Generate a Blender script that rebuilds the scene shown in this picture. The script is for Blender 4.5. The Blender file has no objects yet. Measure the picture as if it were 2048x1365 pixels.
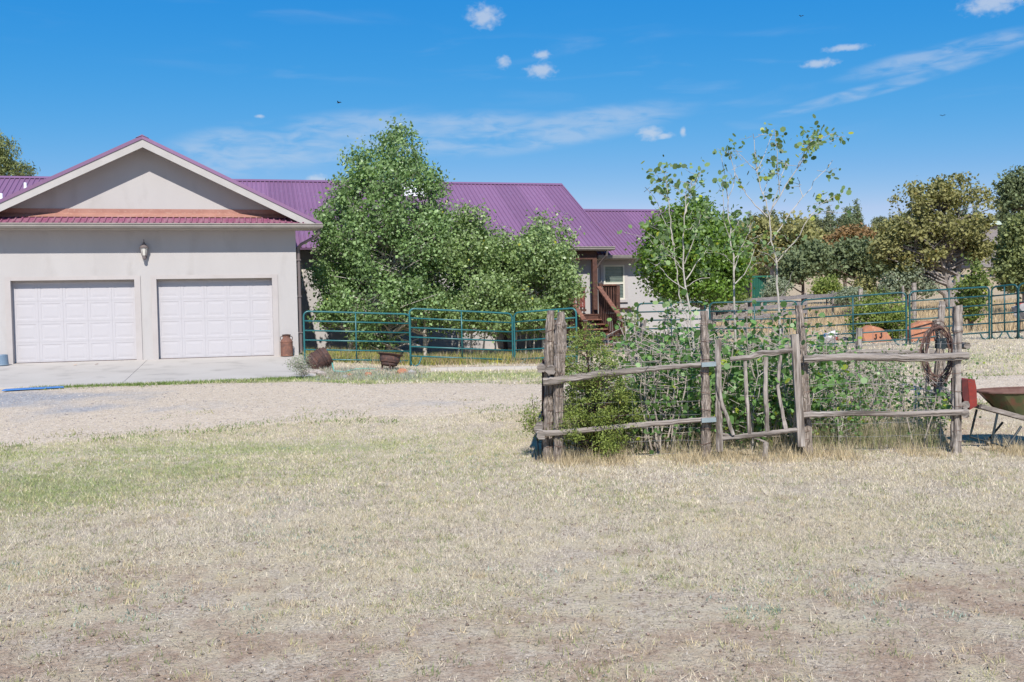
import bpy, math, random
import numpy as np
from mathutils import Vector, Matrix, noise as mnoise

# ---------------------------------------------------------------- camera, sky, sun, exposure
scene = bpy.context.scene
COL = scene.collection
ROLL, PITCH, EYE, FPX = 0.0206, 0.0313, 1.8, 1991.1
_up = np.array([0, math.sin(PITCH), math.cos(PITCH)])
_ri = np.array([1.0, 0, 0])
FWD = np.array([0, math.cos(PITCH), -math.sin(PITCH)])
RIG = math.cos(ROLL) * _ri - math.sin(ROLL) * _up
UPV = math.cos(ROLL) * _up + math.sin(ROLL) * _ri
cam_d = bpy.data.cameras.new('camera')
cam = bpy.data.objects.new('camera', cam_d)
COL.objects.link(cam)
cam.matrix_world = Matrix(((RIG[0], UPV[0], -FWD[0], 0), (RIG[1], UPV[1], -FWD[1], 0),
                           (RIG[2], UPV[2], -FWD[2], EYE), (0, 0, 0, 1)))
cam_d.lens, cam_d.sensor_width = 35.0, 36.0
cam_d.clip_start, cam_d.clip_end = 0.1, 5000
scene.camera = cam

SUN_EL, SUN_AZ = math.radians(44.5), math.radians(175.5)     # azimuth from +Y: the sun stands behind the camera
world = bpy.data.worlds.new('World')
scene.world = world
world.use_nodes = True
sun_d = bpy.data.lights.new('sun', 'SUN')
sun_d.energy, sun_d.angle, sun_d.color = 3.25, math.radians(0.53), (1.0, 0.955, 0.885)
sun = bpy.data.objects.new('sun', sun_d)
COL.objects.link(sun)
_sd = Vector((math.sin(SUN_AZ) * math.cos(SUN_EL), math.cos(SUN_AZ) * math.cos(SUN_EL), math.sin(SUN_EL)))
sun.rotation_euler = _sd.to_track_quat('Z', 'Y').to_euler()
scene.view_settings.view_transform = 'Standard'
scene.view_settings.look = 'None'
scene.view_settings.exposure = 0.88
scene.view_settings.gamma = 1.0
scene.render.engine = 'CYCLES'
scene.cycles.max_bounces = 6
scene.cycles.diffuse_bounces = 3
scene.cycles.transmission_bounces = 4
scene.cycles.use_denoising = True
SKY_STRENGTH = 0.091


def ray(px, py):
    return FWD + (px - 1024) / FPX * RIG - (py - 682.5) / FPX * UPV


def W(px, py, Y):
    """world point seen in that direction at depth Y"""
    d = ray(px, py)
    return np.array([0, 0, EYE]) + d * (Y / d[1])


def make_world():
    nt = world.node_tree
    N, L = nt.nodes, nt.links
    N.clear()
    out = N.new('ShaderNodeOutputWorld')
    bg = N.new('ShaderNodeBackground')
    sky = N.new('ShaderNodeTexSky')
    sky.sky_type = 'NISHITA'
    sky.sun_disc = False
    sky.sun_elevation, sky.sun_rotation = SUN_EL, SUN_AZ
    sky.altitude, sky.air_density, sky.dust_density, sky.ozone_density = 2100, 1.0, 0.0, 2.0
    bg.inputs['Strength'].default_value = SKY_STRENGTH
    L.new(bg.outputs[0], out.inputs['Surface'])
    tc = N.new('ShaderNodeTexCoord')

    def math_(op, a, b=None, c=None):
        n = N.new('ShaderNodeMath')
        n.operation = op
        for i, s in enumerate((a, b, c)):
            if s is None:
                continue
            if isinstance(s, (int, float)):
                n.inputs[i].default_value = s
            else:
                L.new(s, n.inputs[i])
        return n.outputs[0]
    sep = N.new('ShaderNodeSeparateXYZ')
    L.new(tc.outputs['Generated'], sep.inputs[0])
    az = math_('ARCTAN2', sep.outputs[0], sep.outputs[1])
    el = math_('ARCSINE', sep.outputs[2])
    comb = N.new('ShaderNodeCombineXYZ')
    L.new(az, comb.inputs[0]); L.new(el, comb.inputs[1])

    def noise_(scale, sx, sy, rot, detail, dist, off=0):
        mp = N.new('ShaderNodeMapping')
        mp.inputs['Rotation'].default_value = (0, 0, rot)
        mp.inputs['Scale'].default_value = (sx, sy, 1)
        mp.inputs['Location'].default_value = (off, off * .7, 0)
        L.new(comb.outputs[0], mp.inputs[0])
        n = N.new('ShaderNodeTexNoise')
        n.inputs['Scale'].default_value = scale
        n.inputs['Detail'].default_value = detail
        n.inputs['Distortion'].default_value = dist
        L.new(mp.outputs[0], n.inputs[0])
        return n.outputs['Fac']

    def blob(px, py, rx, ry, rot=0.0):
        d = ray(px, py)
        d = d / np.linalg.norm(d)
        a0, e0 = math.atan2(d[0], d[1]), math.asin(d[2])
        da, de = math_('SUBTRACT', az, a0), math_('SUBTRACT', el, e0)
        c, s = math.cos(rot), math.sin(rot)
        u = math_('ADD', math_('MULTIPLY', da, c), math_('MULTIPLY', de, s))
        v = math_('SUBTRACT', math_('MULTIPLY', de, c), math_('MULTIPLY', da, s))
        q = math_('ADD', math_('POWER', math_('MULTIPLY', u, FPX / rx), 2), math_('POWER', math_('MULTIPLY', v, FPX / ry), 2))
        return math_('MAXIMUM', math_('SUBTRACT', 1.0, math_('SQRT', q)), 0.0)

    def ramp(x, lo, hi):
        m = N.new('ShaderNodeMapRange')
        m.interpolation_type = 'SMOOTHSTEP'
        m.inputs['From Min'].default_value, m.inputs['From Max'].default_value = lo, hi
        L.new(x, m.inputs['Value'])
        return m.outputs[0]
    # thin cirrus: fine streaks broken up by a larger noise, over the whole sky
    streak = noise_(9, 1.0, 5.5, 0.12, 8, .5, 3.1)
    big = noise_(2.4, .8, 4.0, 0.1, 3, .3, 1.37)
    veil = math_('MULTIPLY', ramp(streak, .50, .78), ramp(big, .52, .68))
    wisp = noise_(26, 1.0, 3.6, 0.2, 8, .8, 7.7)
    bands = None
    for b in ((620, 285, 330, 60, .16), (880, 268, 300, 50, .05), (1110, 262, 330, 42, .13), (500, 300, 200, 60, .1), (1900, 108, 230, 26, .12), (1760, 176, 260, 15, .18)):
        q = blob(*b)
        bands = q if bands is None else math_('MAXIMUM', bands, q)
    cir = math_('MULTIPLY', ramp(bands, 0, .55), ramp(math_('MULTIPLY', math_('ADD', wisp, streak), .5), .36, .62))
    puffn = noise_(120, 1, 1.5, 0, 6, .2, .3)
    puffs = None
    for b in ((968, 34, 52, 34), (1985, 6, 80, 30), (1006, 124, 20, 20), (1084, 110, 28, 15), (1082, 142, 46, 22), (1300, 266, 42, 22), (1328, 272, 30, 10),
              (1366, 264, 10, 16), (1640, 127, 48, 13), (634, 360, 34, 18), (520, 233, 14, 6), (1690, 96, 60, 10)):
        q = blob(*b)
        puffs = q if puffs is None else math_('MAXIMUM', puffs, q)
    puff = ramp(math_('ADD', puffs, math_('MULTIPLY', math_('SUBTRACT', puffn, .5), 1.1)), .16, .9)
    puff = math_('MULTIPLY', puff, ramp(puffs, 0.0, .18))
    cover = math_('MAXIMUM', math_('MULTIPLY', math_('MAXIMUM', math_('MULTIPLY', veil, .4), cir), .36), math_('MULTIPLY', puff, .6))
    mix = N.new('ShaderNodeMix')
    mix.data_type = 'RGBA'
    L.new(cover, mix.inputs['Factor'])
    # the camera's deep blue rendering of the sky, applied evenly: each channel times a power of itself
    sc_ = N.new('ShaderNodeSeparateColor')
    L.new(sky.outputs[0], sc_.inputs[0])
    cc_ = N.new('ShaderNodeCombineColor')
    for i, (k_, p_, lo_, hi_) in enumerate(((.90, 1.55, .05, .55), (.48, -.25, .50, 1.0), (.70, -.75, .55, 1.1))):
        d_ = math_('MAXIMUM', math_('MULTIPLY', sc_.outputs[i], .129 / .80), .001)
        f_ = math_('MINIMUM', math_('MAXIMUM', math_('MULTIPLY', math_('POWER', d_, p_), k_), lo_), hi_)
        L.new(math_('MULTIPLY', math_('MULTIPLY', sc_.outputs[i], f_), .86 / .80), cc_.inputs[i])
    L.new(cc_.outputs[0], mix.inputs['A'])
    mix.inputs['B'].default_value = (4.0, 4.3, 4.8, 1)
    L.new(mix.outputs['Result'], bg.inputs['Color'])


make_world()

# ---------------------------------------------------------------- helpers
R = random.Random(7)
RNG = np.random.default_rng(7)


def sstep(x, a, b):
    t = np.clip((np.asarray(x, float) - a) / (b - a), 0, 1)
    return t * t * (3 - 2 * t)


TH = 0.2594
HO = np.array([-5.8855, 27.4301, 0.678])
HE = np.array([math.cos(TH), math.sin(TH)])
HV = np.array([-math.sin(TH), math.cos(TH)])


def h2w(u, v, z=0.0):
    return np.array([HO[0] + u * HE[0] + v * HV[0], HO[1] + u * HE[1] + v * HV[1], HO[2] + z])


def H(x, y):
    """height of the ground"""
    x = np.asarray(x, float); y = np.asarray(y, float)
    z = np.interp(y, [-10, 11.5, 13, 15, 17, 20, 22, 27, 28], [0, 0, .05, .16, .27, .385, .395, .40, .41])
    z = z + .03 * np.clip(x - 1, 0, 16) * sstep(y, 14, 26)
    d = np.clip(y - 28, 0, 240)
    z = z + (.018 * d + .0003 * d * d) * (.82 + .18 * sstep(x, 0, 60))
    u = (x - HO[0]) * HE[0] + (y - HO[1]) * HE[1]
    v = (x - HO[0]) * HV[0] + (y - HO[1]) * HV[1]
    slab = HO[2] + np.clip(v, -5.6, 0) * .046 - .035
    w = (1 - sstep(u, .3, 3.6)) * sstep(v, -7.2, -5.2) * (1 - sstep(v, 1, 4))
    z = z + (slab - z) * np.where(u > 0.05, w, w)
    z = z - .22 * (1 - sstep(u, -.6, -.15)) * sstep(v, -5.5, -5.0) * (1 - sstep(v, 8, 9))
    z = z + .012 * np.sin(x * 1.3 + y * .7) * np.sin(y * .9 - x * .4) * (1 - sstep(y, 40, 60))
    return z


def Hs(x, y):
    return float(H(x, y))


def gnd(px, py):
    """where the ground is seen at that place of the photograph"""
    d = ray(px, py)
    t0, t1 = 3.0, None
    prev = 3.0
    for t in np.arange(3.0, 300, .25):
        p = np.array([0, 0, EYE]) + d * t
        if p[2] < Hs(p[0], p[1]):
            t1 = t
            break
        prev = t
    if t1 is None:
        t1 = 300
    for _ in range(24):
        m = (prev + t1) / 2
        p = np.array([0, 0, EYE]) + d * m
        if p[2] < Hs(p[0], p[1]):
            t1 = m
        else:
            prev = m
    p = np.array([0, 0, EYE]) + d * t1
    return np.array([p[0], p[1], Hs(p[0], p[1])])


class MB:
    """collects simple shapes; build() links them as one mesh object"""
    def __init__(s):
        s.v, s.f, s.uv = [], [], {}

    def add(s, verts, faces):
        b = len(s.v)
        s.v += [tuple(map(float, q)) for q in verts]
        s.f += [tuple(i + b for i in fc) for fc in faces]
        return s

    def box(s, a, b):
        x0, y0, z0 = a; x1, y1, z1 = b
        return s.add([(x0, y0, z0), (x1, y0, z0), (x1, y1, z0), (x0, y1, z0), (x0, y0, z1), (x1, y0, z1), (x1, y1, z1), (x0, y1, z1)],
                     [(0, 3, 2, 1), (4, 5, 6, 7), (0, 1, 5, 4), (1, 2, 6, 5), (2, 3, 7, 6), (3, 0, 4, 7)])

    def bar(s, p, q, w, h, up=(0, 0, 1)):
        p, q = Vector(p), Vector(q)
        d = (q - p).normalized()
        sd = d.cross(Vector(up))
        if sd.length < 1e-4:
            sd = d.cross(Vector((1, 0, 0)))
        sd.normalize()
        u = sd.cross(d)
        vs = []
        for e in (p, q):
            for a, b in ((-1, -1), (1, -1), (1, 1), (-1, 1)):
                vs.append(e + sd * (a * w / 2) + u * (b * h / 2))
        return s.add(vs, [(0, 1, 2, 3), (7, 6, 5, 4), (0, 4, 5, 1), (1, 5, 6, 2), (2, 6, 7, 3), (3, 7, 4, 0)])

    def tube(s, pts, r, n=8, cap=True, bump=0.0, rng=None):
        pts = [Vector(p) for p in pts]
        rr = r if hasattr(r, '__len__') else [r] * len(pts)
        t = (pts[1] - pts[0]).normalized()
        ref = Vector((1, 0, 0)) if abs(t.x) < .8 else Vector((0, 1, 0))
        a = t.cross(ref).normalized()
        b0 = len(s.v)
        ln = 0
        sd_ = rng.uniform(0, 90) if bump else 0
        for i, p in enumerate(pts):
            t = (pts[min(i + 1, len(pts) - 1)] - pts[max(i - 1, 0)]).normalized()
            a = (a - t * a.dot(t)).normalized()
            b = t.cross(a)
            if i:
                ln += (p - pts[i - 1]).length
            for k in range(n):
                an = 2 * math.pi * k / n
                q = rr[i]
                if bump:
                    ca, sa = math.cos(an), math.sin(an)
                    # lengthwise splits, broad swellings and a few knots
                    w1 = mnoise.noise(Vector((ca * 2.6 + sd_, sa * 2.6, ln * 1.6)))
                    w2 = mnoise.noise(Vector((ca * 1.1, sa * 1.1 + sd_, ln * 5.5)))
                    q *= 1 + bump * (2.2 * min(w1, .12) + 1.0 * w2)
                    if w1 < -.28:
                        q *= 1 - bump * .9
                s.v.append(tuple(p + (a * math.cos(an) + b * math.sin(an)) * q))
        for i in range(len(pts) - 1):
            for k in range(n):
                k2 = (k + 1) % n
                s.f.append((b0 + i * n + k, b0 + i * n + k2, b0 + (i + 1) * n + k2, b0 + (i + 1) * n + k))
        if cap:
            s.f.append(tuple(b0 + k for k in reversed(range(n))))
            s.f.append(tuple(b0 + (len(pts) - 1) * n + k for k in range(n)))
        return s

    def lathe(s, prof, c=(0, 0, 0), n=20, mat=None):
        """prof: (r, z) from bottom to top about the z axis"""
        b0 = len(s.v)
        c = Vector(c)
        for r, z in prof:
            for k in range(n):
                an = 2 * math.pi * k / n
                q = Vector((r * math.cos(an), r * math.sin(an), z))
                if mat is not None:
                    q = mat @ q
                s.v.append(tuple(q + c))
        for i in range(len(prof) - 1):
            for k in range(n):
                k2 = (k + 1) % n
                s.f.append((b0 + i * n + k, b0 + i * n + k2, b0 + (i + 1) * n + k2, b0 + (i + 1) * n + k))
        s.f.append(tuple(b0 + k for k in reversed(range(n))))
        s.f.append(tuple(b0 + (len(prof) - 1) * n + k for k in range(n)))
        return s

    def prism(s, poly, y0, y1, axis='y'):
        """polygon in (x, z) extruded along y, or in (y, z) along x, or in (x, y) along z"""
        n = len(poly)
        m = {'y': lambda p, e: (p[0], e, p[1]), 'x': lambda p, e: (e, p[0], p[1]), 'z': lambda p, e: (p[0], p[1], e)}[axis]
        vs = [m(p, y0) for p in poly] + [m(p, y1) for p in poly]
        fs = [tuple(range(n)), tuple(reversed(range(n, 2 * n)))] + [(i, i + n, (i + 1) % n + n, (i + 1) % n) for i in range(n)]
        return s.add(vs, fs)

    def mesh(s, name, mat=None, origin=None, smooth=False):
        me = bpy.data.meshes.new(name)
        v = np.array(s.v, float)
        if origin is not None:
            v = v - np.array(origin, float)
        me.from_pydata(v.tolist(), [], s.f)
        if mat:
            me.materials.append(mat)
        if smooth:
            me.polygons.foreach_set('use_smooth', [len(p.vertices) == 4 for p in me.polygons])
        me.update()
        import bmesh
        bm = bmesh.new(); bm.from_mesh(me)
        bmesh.ops.recalc_face_normals(bm, faces=bm.faces)
        bm.to_mesh(me); bm.free()
        return me

    def build(s, name, mat, parent=None, smooth=False, origin=None, loc=None):
        if origin is None and parent is not None:
            origin = rootloc(parent)
        me = s.mesh(name, mat, origin, smooth)
        return link(name, me, parent, loc)


def rootloc(o):
    """location of the thing's root when the thing itself is not turned (its parts are written in world coordinates)"""
    while o.parent is not None:
        o = o.parent
    return (0, 0, 0) if o.get('_local') else tuple(o.location)


def link(name, me, parent=None, loc=None):
    o = bpy.data.objects.new(name, me)
    COL.objects.link(o)
    if parent is not None:
        o.parent = parent
    if loc is not None:
        o.location = loc
    return o


def thing(name, label, cat, loc=(0, 0, 0), rotz=0.0, group=None, local=False):
    o = bpy.data.objects.new(name, None)
    COL.objects.link(o)
    o.location = tuple(map(float, loc))
    o.rotation_euler = (0, 0, rotz)
    o.empty_display_size = .2
    tag(o, label, cat, group)
    if local:
        o['_local'] = 1
    return o


def tag(o, label, cat, group=None, kind=None):
    if label: o['label'] = label
    if cat: o['category'] = cat
    if group: o['group'] = group
    if kind: o['kind'] = kind
    return o


def struct(o):
    o['kind'] = 'structure'
    return o


def stuff(o, label=None):
    o['kind'] = 'stuff'
    if label: o['label'] = label
    return o


def copy_tree(o, parent=None):
    c = o.copy()
    COL.objects.link(c)
    c.parent = parent
    for ch in list(o.children):
        copy_tree(ch, c)
    return c


# ---------------------------------------------------------------- materials
def _n(nt, t, **kw):
    n = nt.nodes.new(t)
    for k, v in kw.items():
        setattr(n, k, v)
    return n


def M(name, c1, c2=None, scale=6.0, rough=.8, bump=0.0, bscale=60.0, metal=0.0, stretch=(1, 1, 1), lo=.35, hi=.65, c3=None, s3=40.0, lo3=.55, hi3=.75,
      spec=.3, detail=6, bdist=.01, transl=0.0, coat=0.0):
    m = bpy.data.materials.new(name)
    m.use_nodes = True
    nt = m.node_tree
    p = nt.nodes['Principled BSDF']
    p.inputs['Roughness'].default_value = rough
    p.inputs['Metallic'].default_value = metal
    p.inputs['Specular IOR Level'].default_value = spec
    p.inputs['Coat Weight'].default_value = coat
    tc = _n(nt, 'ShaderNodeTexCoord')
    mp = _n(nt, 'ShaderNodeMapping')
    mp.inputs['Scale'].default_value = stretch
    nt.links.new(tc.outputs['Object'], mp.inputs[0])

    def noise(sc, d=detail):
        n = _n(nt, 'ShaderNodeTexNoise')
        n.inputs['Scale'].default_value = sc
        n.inputs['Detail'].default_value = d
        nt.links.new(mp.outputs[0], n.inputs['Vector'])
        return n.outputs['Fac']

    def rng_(x, a, b):
        q = _n(nt, 'ShaderNodeMapRange')
        q.inputs['From Min'].default_value, q.inputs['From Max'].default_value = a, b
        nt.links.new(x, q.inputs['Value'])
        return q.outputs[0]

    def mix(f, a, b):
        q = _n(nt, 'ShaderNodeMix', data_type='RGBA')
        nt.links.new(f, q.inputs['Factor'])
        for nm, c in (('A', a), ('B', b)):
            if isinstance(c, tuple):
                q.inputs[nm].default_value = (*c, 1)
            else:
                nt.links.new(c, q.inputs[nm])
        return q.outputs['Result']
    col = None
    if c2 is not None:
        col = mix(rng_(noise(scale), lo, hi), c1, c2)
    if c3 is not None:
        col = mix(rng_(noise(s3), lo3, hi3), col if col is not None else c1, c3)
    if col is None:
        p.inputs['Base Color'].default_value = (*c1, 1)
    else:
        nt.links.new(col, p.inputs['Base Color'])
    if bump:
        b = _n(nt, 'ShaderNodeBump')
        b.inputs['Strength'].default_value = bump
        b.inputs['Distance'].default_value = bdist
        nt.links.new(noise(bscale), b.inputs['Height'])
        nt.links.new(b.outputs[0], p.inputs['Normal'])
    return m


def leafmat(name, c, var=.35, transl=.3, rough=.5, yellow=(.35, .33, .04), ychance=.0, spec=.35):
    """leaf colour times a per-leaf value kept in the mesh attribute 'tint'"""
    m = bpy.data.materials.new(name)
    m.use_nodes = True
    nt = m.node_tree
    p = nt.nodes['Principled BSDF']
    out = nt.nodes['Material Output']
    at = _n(nt, 'ShaderNodeAttribute', attribute_name='tint')
    ramp = _n(nt, 'ShaderNodeValToRGB')
    e = ramp.color_ramp.elements
    e[0].position, e[0].color = 0.0, tuple(x * (1 - var) for x in c) + (1,)
    e[1].position, e[1].color = 1.0 - ychance - .001, (c[0] * (1 + var * 1.2), c[1] * (1 + var), c[2] * (1 + var * .8), 1)
    if ychance:
        q = ramp.color_ramp.elements.new(1.0 - ychance + .001)
        q.color = (*yellow, 1)
    nt.links.new(at.outputs['Fac'], ramp.inputs[0])
    nt.links.new(ramp.outputs[0], p.inputs['Base Color'])
    p.inputs['Roughness'].default_value = rough
    p.inputs['Specular IOR Level'].default_value = spec
    tr = _n(nt, 'ShaderNodeBsdfTranslucent')
    br = _n(nt, 'ShaderNodeMix', data_type='RGBA', blend_type='MULTIPLY')
    br.inputs['Factor'].default_value = 1
    br.inputs['B'].default_value = (1.3, 1.5, .6, 1)
    nt.links.new(ramp.outputs[0], br.inputs['A'])
    nt.links.new(br.outputs['Result'], tr.inputs['Color'])
    mx = _n(nt, 'ShaderNodeMixShader')
    mx.inputs[0].default_value = transl
    nt.links.new(p.outputs[0], mx.inputs[1]); nt.links.new(tr.outputs[0], mx.inputs[2])
    nt.links.new(mx.outputs[0], out.inputs['Surface'])
    return m


def grassmat(name, rough=.7, transl=.25):
    """colour comes from each blade's own attribute 'gcol'"""
    m = bpy.data.materials.new(name)
    m.use_nodes = True
    nt = m.node_tree
    p = nt.nodes['Principled BSDF']
    out = nt.nodes['Material Output']
    at = _n(nt, 'ShaderNodeAttribute', attribute_name='gcol')
    nt.links.new(at.outputs['Color'], p.inputs['Base Color'])
    p.inputs['Roughness'].default_value = rough
    p.inputs['Specular IOR Level'].default_value = .2
    tr = _n(nt, 'ShaderNodeBsdfTranslucent')
    nt.links.new(at.outputs['Color'], tr.inputs['Color'])
    mx = _n(nt, 'ShaderNodeMixShader')
    mx.inputs[0].default_value = transl
    nt.links.new(p.outputs[0], mx.inputs[1]); nt.links.new(tr.outputs[0], mx.inputs[2])
    nt.links.new(mx.outputs[0], out.inputs['Surface'])
    return m


MT = {}
MT['stucco'] = M('stucco', (.43, .408, .398), (.405, .382, .372), scale=1.1, rough=.92, bump=.3, bscale=16, c3=(.355, .33, .315), s3=2.0, lo3=.56, hi3=.80, stretch=(1, 1, .4), bdist=.008)
MT['trim'] = M('stucco_trim', (.44, .405, .392), (.405, .37, .355), scale=2, rough=.9, bump=.3, bscale=140, bdist=.005)
MT['door'] = M('door_paint', (.452, .432, .447), (.435, .415, .428), scale=1.2, rough=.5, c3=(.465, .445, .458), s3=5, lo3=.6, hi3=.8)
MT['white'] = M('white_paint', (.42, .395, .375), (.385, .36, .34), scale=3, rough=.6)
MT['purple'] = M('purple_metal', (.215, .114, .208), (.20, .104, .192), scale=.5, rough=.48, spec=.4, c3=(.22, .128, .225), s3=3)
_nt = MT['purple'].node_tree
_oi = _n(_nt, 'ShaderNodeObjectInfo')
_mr = _n(_nt, 'ShaderNodeMapRange')
_mr.inputs['To Min'].default_value, _mr.inputs['To Max'].default_value = .90, 1.10
_nt.links.new(_oi.outputs['Random'], _mr.inputs['Value'])
_mx = _n(_nt, 'ShaderNodeMix', data_type='RGBA', blend_type='MULTIPLY')
_mx.inputs['Factor'].default_value = 1
_bc = _nt.nodes['Principled BSDF'].inputs['Base Color']
_nt.links.new(_bc.links[0].from_socket, _mx.inputs['A'])
_nt.links.new(_mr.outputs[0], _mx.inputs['B'])
_nt.links.new(_mx.outputs['Result'], _bc)
MT['purple_dusty'] = M('purple_metal_dusty', (.24, .075, .135), (.27, .13, .17), scale=6, rough=.55, c3=(.36, .25, .26), s3=30, lo3=.6, hi3=.8)
MT['copper'] = M('salmon_flashing', (.36, .185, .145), (.31, .15, .115), scale=3, rough=.6, c3=(.40, .24, .19), s3=14)
MT['gutter'] = M('gutter_metal', (.30, .27, .24), (.26, .235, .21), scale=4, rough=.5, spec=.5)
MT['soffit'] = M('soffit_board', (.42, .38, .34), (.37, .33, .29), scale=4, rough=.8)
MT['spout'] = M('downspout_metal', (.16, .13, .125), (.13, .11, .11), scale=3, rough=.5)
MT['concrete'] = M('concrete', (.465, .43, .395), (.43, .395, .36), scale=.8, rough=.95, bump=.25, bscale=90, c3=(.32, .295, .27), s3=1.6, lo3=.56, hi3=.78, bdist=.006)
MT['glass'] = M('window_glass', (.03, .04, .045), rough=.06, spec=.8)
MT['frame'] = M('window_frame', (.60, .57, .48), rough=.5)
MT['blind'] = M('blind_slats', (.32, .39, .34), (.27, .34, .29), rough=.6)
MT['brown'] = M('brown_stained_wood', (.105, .048, .034), (.065, .032, .026), scale=7, rough=.75, stretch=(1, 1, 1), c3=(.19, .10, .075), s3=18, lo3=.55, hi3=.8)
MT['brown_worn'] = M('worn_brown_wood', (.22, .10, .065), (.13, .06, .045), scale=6, rough=.75, c3=(.30, .17, .12), s3=16)
MT['wood'] = M('weathered_wood', (.34, .295, .26), (.13, .105, .088), scale=8, rough=.9, lo=.42, hi=.60, bump=.9, bscale=34, stretch=(3, 3, .22), c3=(.43, .385, .345), s3=14, lo3=.5, hi3=.7, bdist=.012)
MT['wood_h'] = M('weathered_rail_wood', (.28, .24, .212), (.10, .083, .07), scale=7, rough=.9, lo=.42, hi=.60, bump=.9, bscale=30, stretch=(.2, 3, 4), c3=(.37, .33, .295), s3=14, lo3=.5, hi3=.7, bdist=.012)
MT['bark'] = M('shaggy_bark', (.30, .245, .205), (.12, .095, .078), scale=14, rough=.95, bump=1.0, bscale=34, stretch=(3, 3, .35), c3=(.43, .365, .315), s3=26, lo3=.5, hi3=.62, bdist=.03)
MT['cutwood'] = M('cut_wood', (.46, .40, .36), (.30, .25, .22), scale=20, rough=.9)
MT['board'] = M('grey_board', (.25, .225, .22), (.16, .145, .145), scale=4, rough=.9, stretch=(.5, 2, 4), c3=(.34, .30, .29), s3=11)
MT['teal'] = M('teal_pipe', (.018, .112, .12), (.022, .14, .148), scale=6, rough=.38, spec=.5, c3=(.06, .12, .11), s3=22, lo3=.68, hi3=.8)
MT['teal_dark'] = M('dark_teal_pipe', (.012, .068, .075), (.015, .09, .095), scale=6, rough=.4, spec=.5)
MT['rust'] = M('rust', (.22, .105, .075), (.14, .075, .06), scale=7, rough=.85, bump=.3, bscale=80, c3=(.32, .15, .09), s3=18)
MT['rust_dark'] = M('dark_rust', (.085, .045, .036), (.05, .032, .03), scale=9, rough=.8, bump=.3, bscale=60, c3=(.15, .07, .05), s3=24)
MT['iron'] = M('cast_iron_rust', (.10, .055, .045), (.06, .042, .042), scale=9, rough=.75, c3=(.19, .09, .06), s3=15)
MT['steel'] = M('galvanised_steel', (.30, .36, .38), (.24, .29, .31), scale=10, rough=.45, metal=.3)
MT['wire'] = M('fence_wire', (.26, .26, .27), rough=.5, metal=.4)
MT['wire_rust'] = M('rusty_wire', (.10, .055, .045), (.17, .10, .08), scale=20, rough=.8)
MT['bucket'] = M('bucket_plastic', (.13, .19, .26), (.16, .225, .30), scale=6, rough=.45)
MT['blue'] = M('blue_board', (.045, .17, .46), (.06, .20, .50), scale=7, rough=.5)
MT['orange_card'] = M('cardboard', (.50, .29, .16), (.60, .38, .24), scale=7, rough=.9)
MT['stone_orange'] = M('orange_sandstone', (.40, .175, .10), (.33, .135, .075), scale=3.5, rough=.95, bump=.4, bscale=25, c3=(.47, .27, .18), s3=8, bdist=.02)
MT['stone_grey'] = M('grey_stone', (.38, .355, .34), (.28, .26, .25), scale=5, rough=.95, bump=.5, bscale=20, bdist=.02)
MT['black'] = M('black_paint', (.012, .012, .014), rough=.7)
MT['box_black'] = M('black_plastic', (.02, .03, .035), (.03, .04, .045), scale=8, rough=.45)
MT['red_wood'] = M('red_painted_wood', (.24, .036, .026), (.18, .027, .022), scale=9, rough=.8, c3=(.10, .05, .045), s3=26, lo3=.56, hi3=.68, stretch=(1, 1, 2))
MT['bag'] = M('white_sack', (.74, .74, .76), (.62, .62, .66), scale=8, rough=.7, bump=.5, bscale=14, bdist=.03)
MT['red'] = M('red_plastic', (.42, .05, .035), rough=.5)
MT['barrow'] = M('barrow_paint', (.075, .085, .035), (.115, .12, .055), scale=6, rough=.7, c3=(.16, .075, .045), s3=9, lo3=.46, hi3=.62)
MT['barrow_in'] = M('barrow_rust', (.135, .07, .056), (.18, .105, .085), scale=7, rough=.85, c3=(.13, .06, .05), s3=20)
MT['rubber'] = M('rubber', (.03, .03, .03), rough=.8)
MT['hose'] = M('hose_plastic', (.16, .46, .40), rough=.5)
MT['shed'] = M('green_metal', (.02, .11, .075), (.028, .135, .09), scale=3, rough=.5)
MT['dark'] = M('painted_inside_shade', (.012, .012, .012), rough=.9)  # near-black colour stands in for the shade inside the shed
MT['aspen_bark'] = M('aspen_bark', (.47, .43, .385), (.36, .325, .28), scale=8, rough=.85, c3=(.10, .085, .075), s3=20, lo3=.63, hi3=.7, stretch=(1, 1, 1.6))
MT['twig'] = M('twig_bark', (.42, .37, .32), (.30, .25, .215), scale=12, rough=.9)
MT['juniper_bark'] = M('juniper_bark', (.34, .30, .28), (.20, .17, .155), scale=6, rough=.95, bump=.6, bscale=20, stretch=(3, 3, .5), bdist=.03)
MT['pine_bark'] = M('pine_bark', (.16, .11, .085), (.10, .075, .06), scale=5, rough=.95)
MT['l_aspen'] = leafmat('aspen_leaf', (.185, .29, .12), .6, .30, .42, (.40, .38, .035), .02, .5)
MT['l_aspen2'] = leafmat('aspen_leaf_light', (.215, .305, .13), .6, .30, .42, (.46, .43, .04), .04, .5)
MT['l_young'] = leafmat('young_aspen_leaf', (.18, .27, .12), .5, .35, .45, (.36, .38, .05), .05, .45)
MT['l_round'] = leafmat('round_tree_leaf', (.13, .225, .04), .6, .35, .4, (.42, .44, .03), .07, .45)
MT['l_suck'] = leafmat('sucker_leaf', (.125, .235, .075), .5, .35, .42, (.30, .36, .04), .05, .45)
MT['l_cedar'] = leafmat('cedar_spray', (.185, .24, .06), .5, .25, .6, (.34, .32, .07), .08, .3)
MT['l_juniper'] = leafmat('juniper_foliage', (.235, .235, .10), .45, .2, .7, (.24, .19, .06), .12, .2)
MT['l_brown'] = leafmat('brown_juniper_foliage', (.22, .145, .07), .45, .2, .7, (.24, .13, .05), .15, .2)
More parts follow.
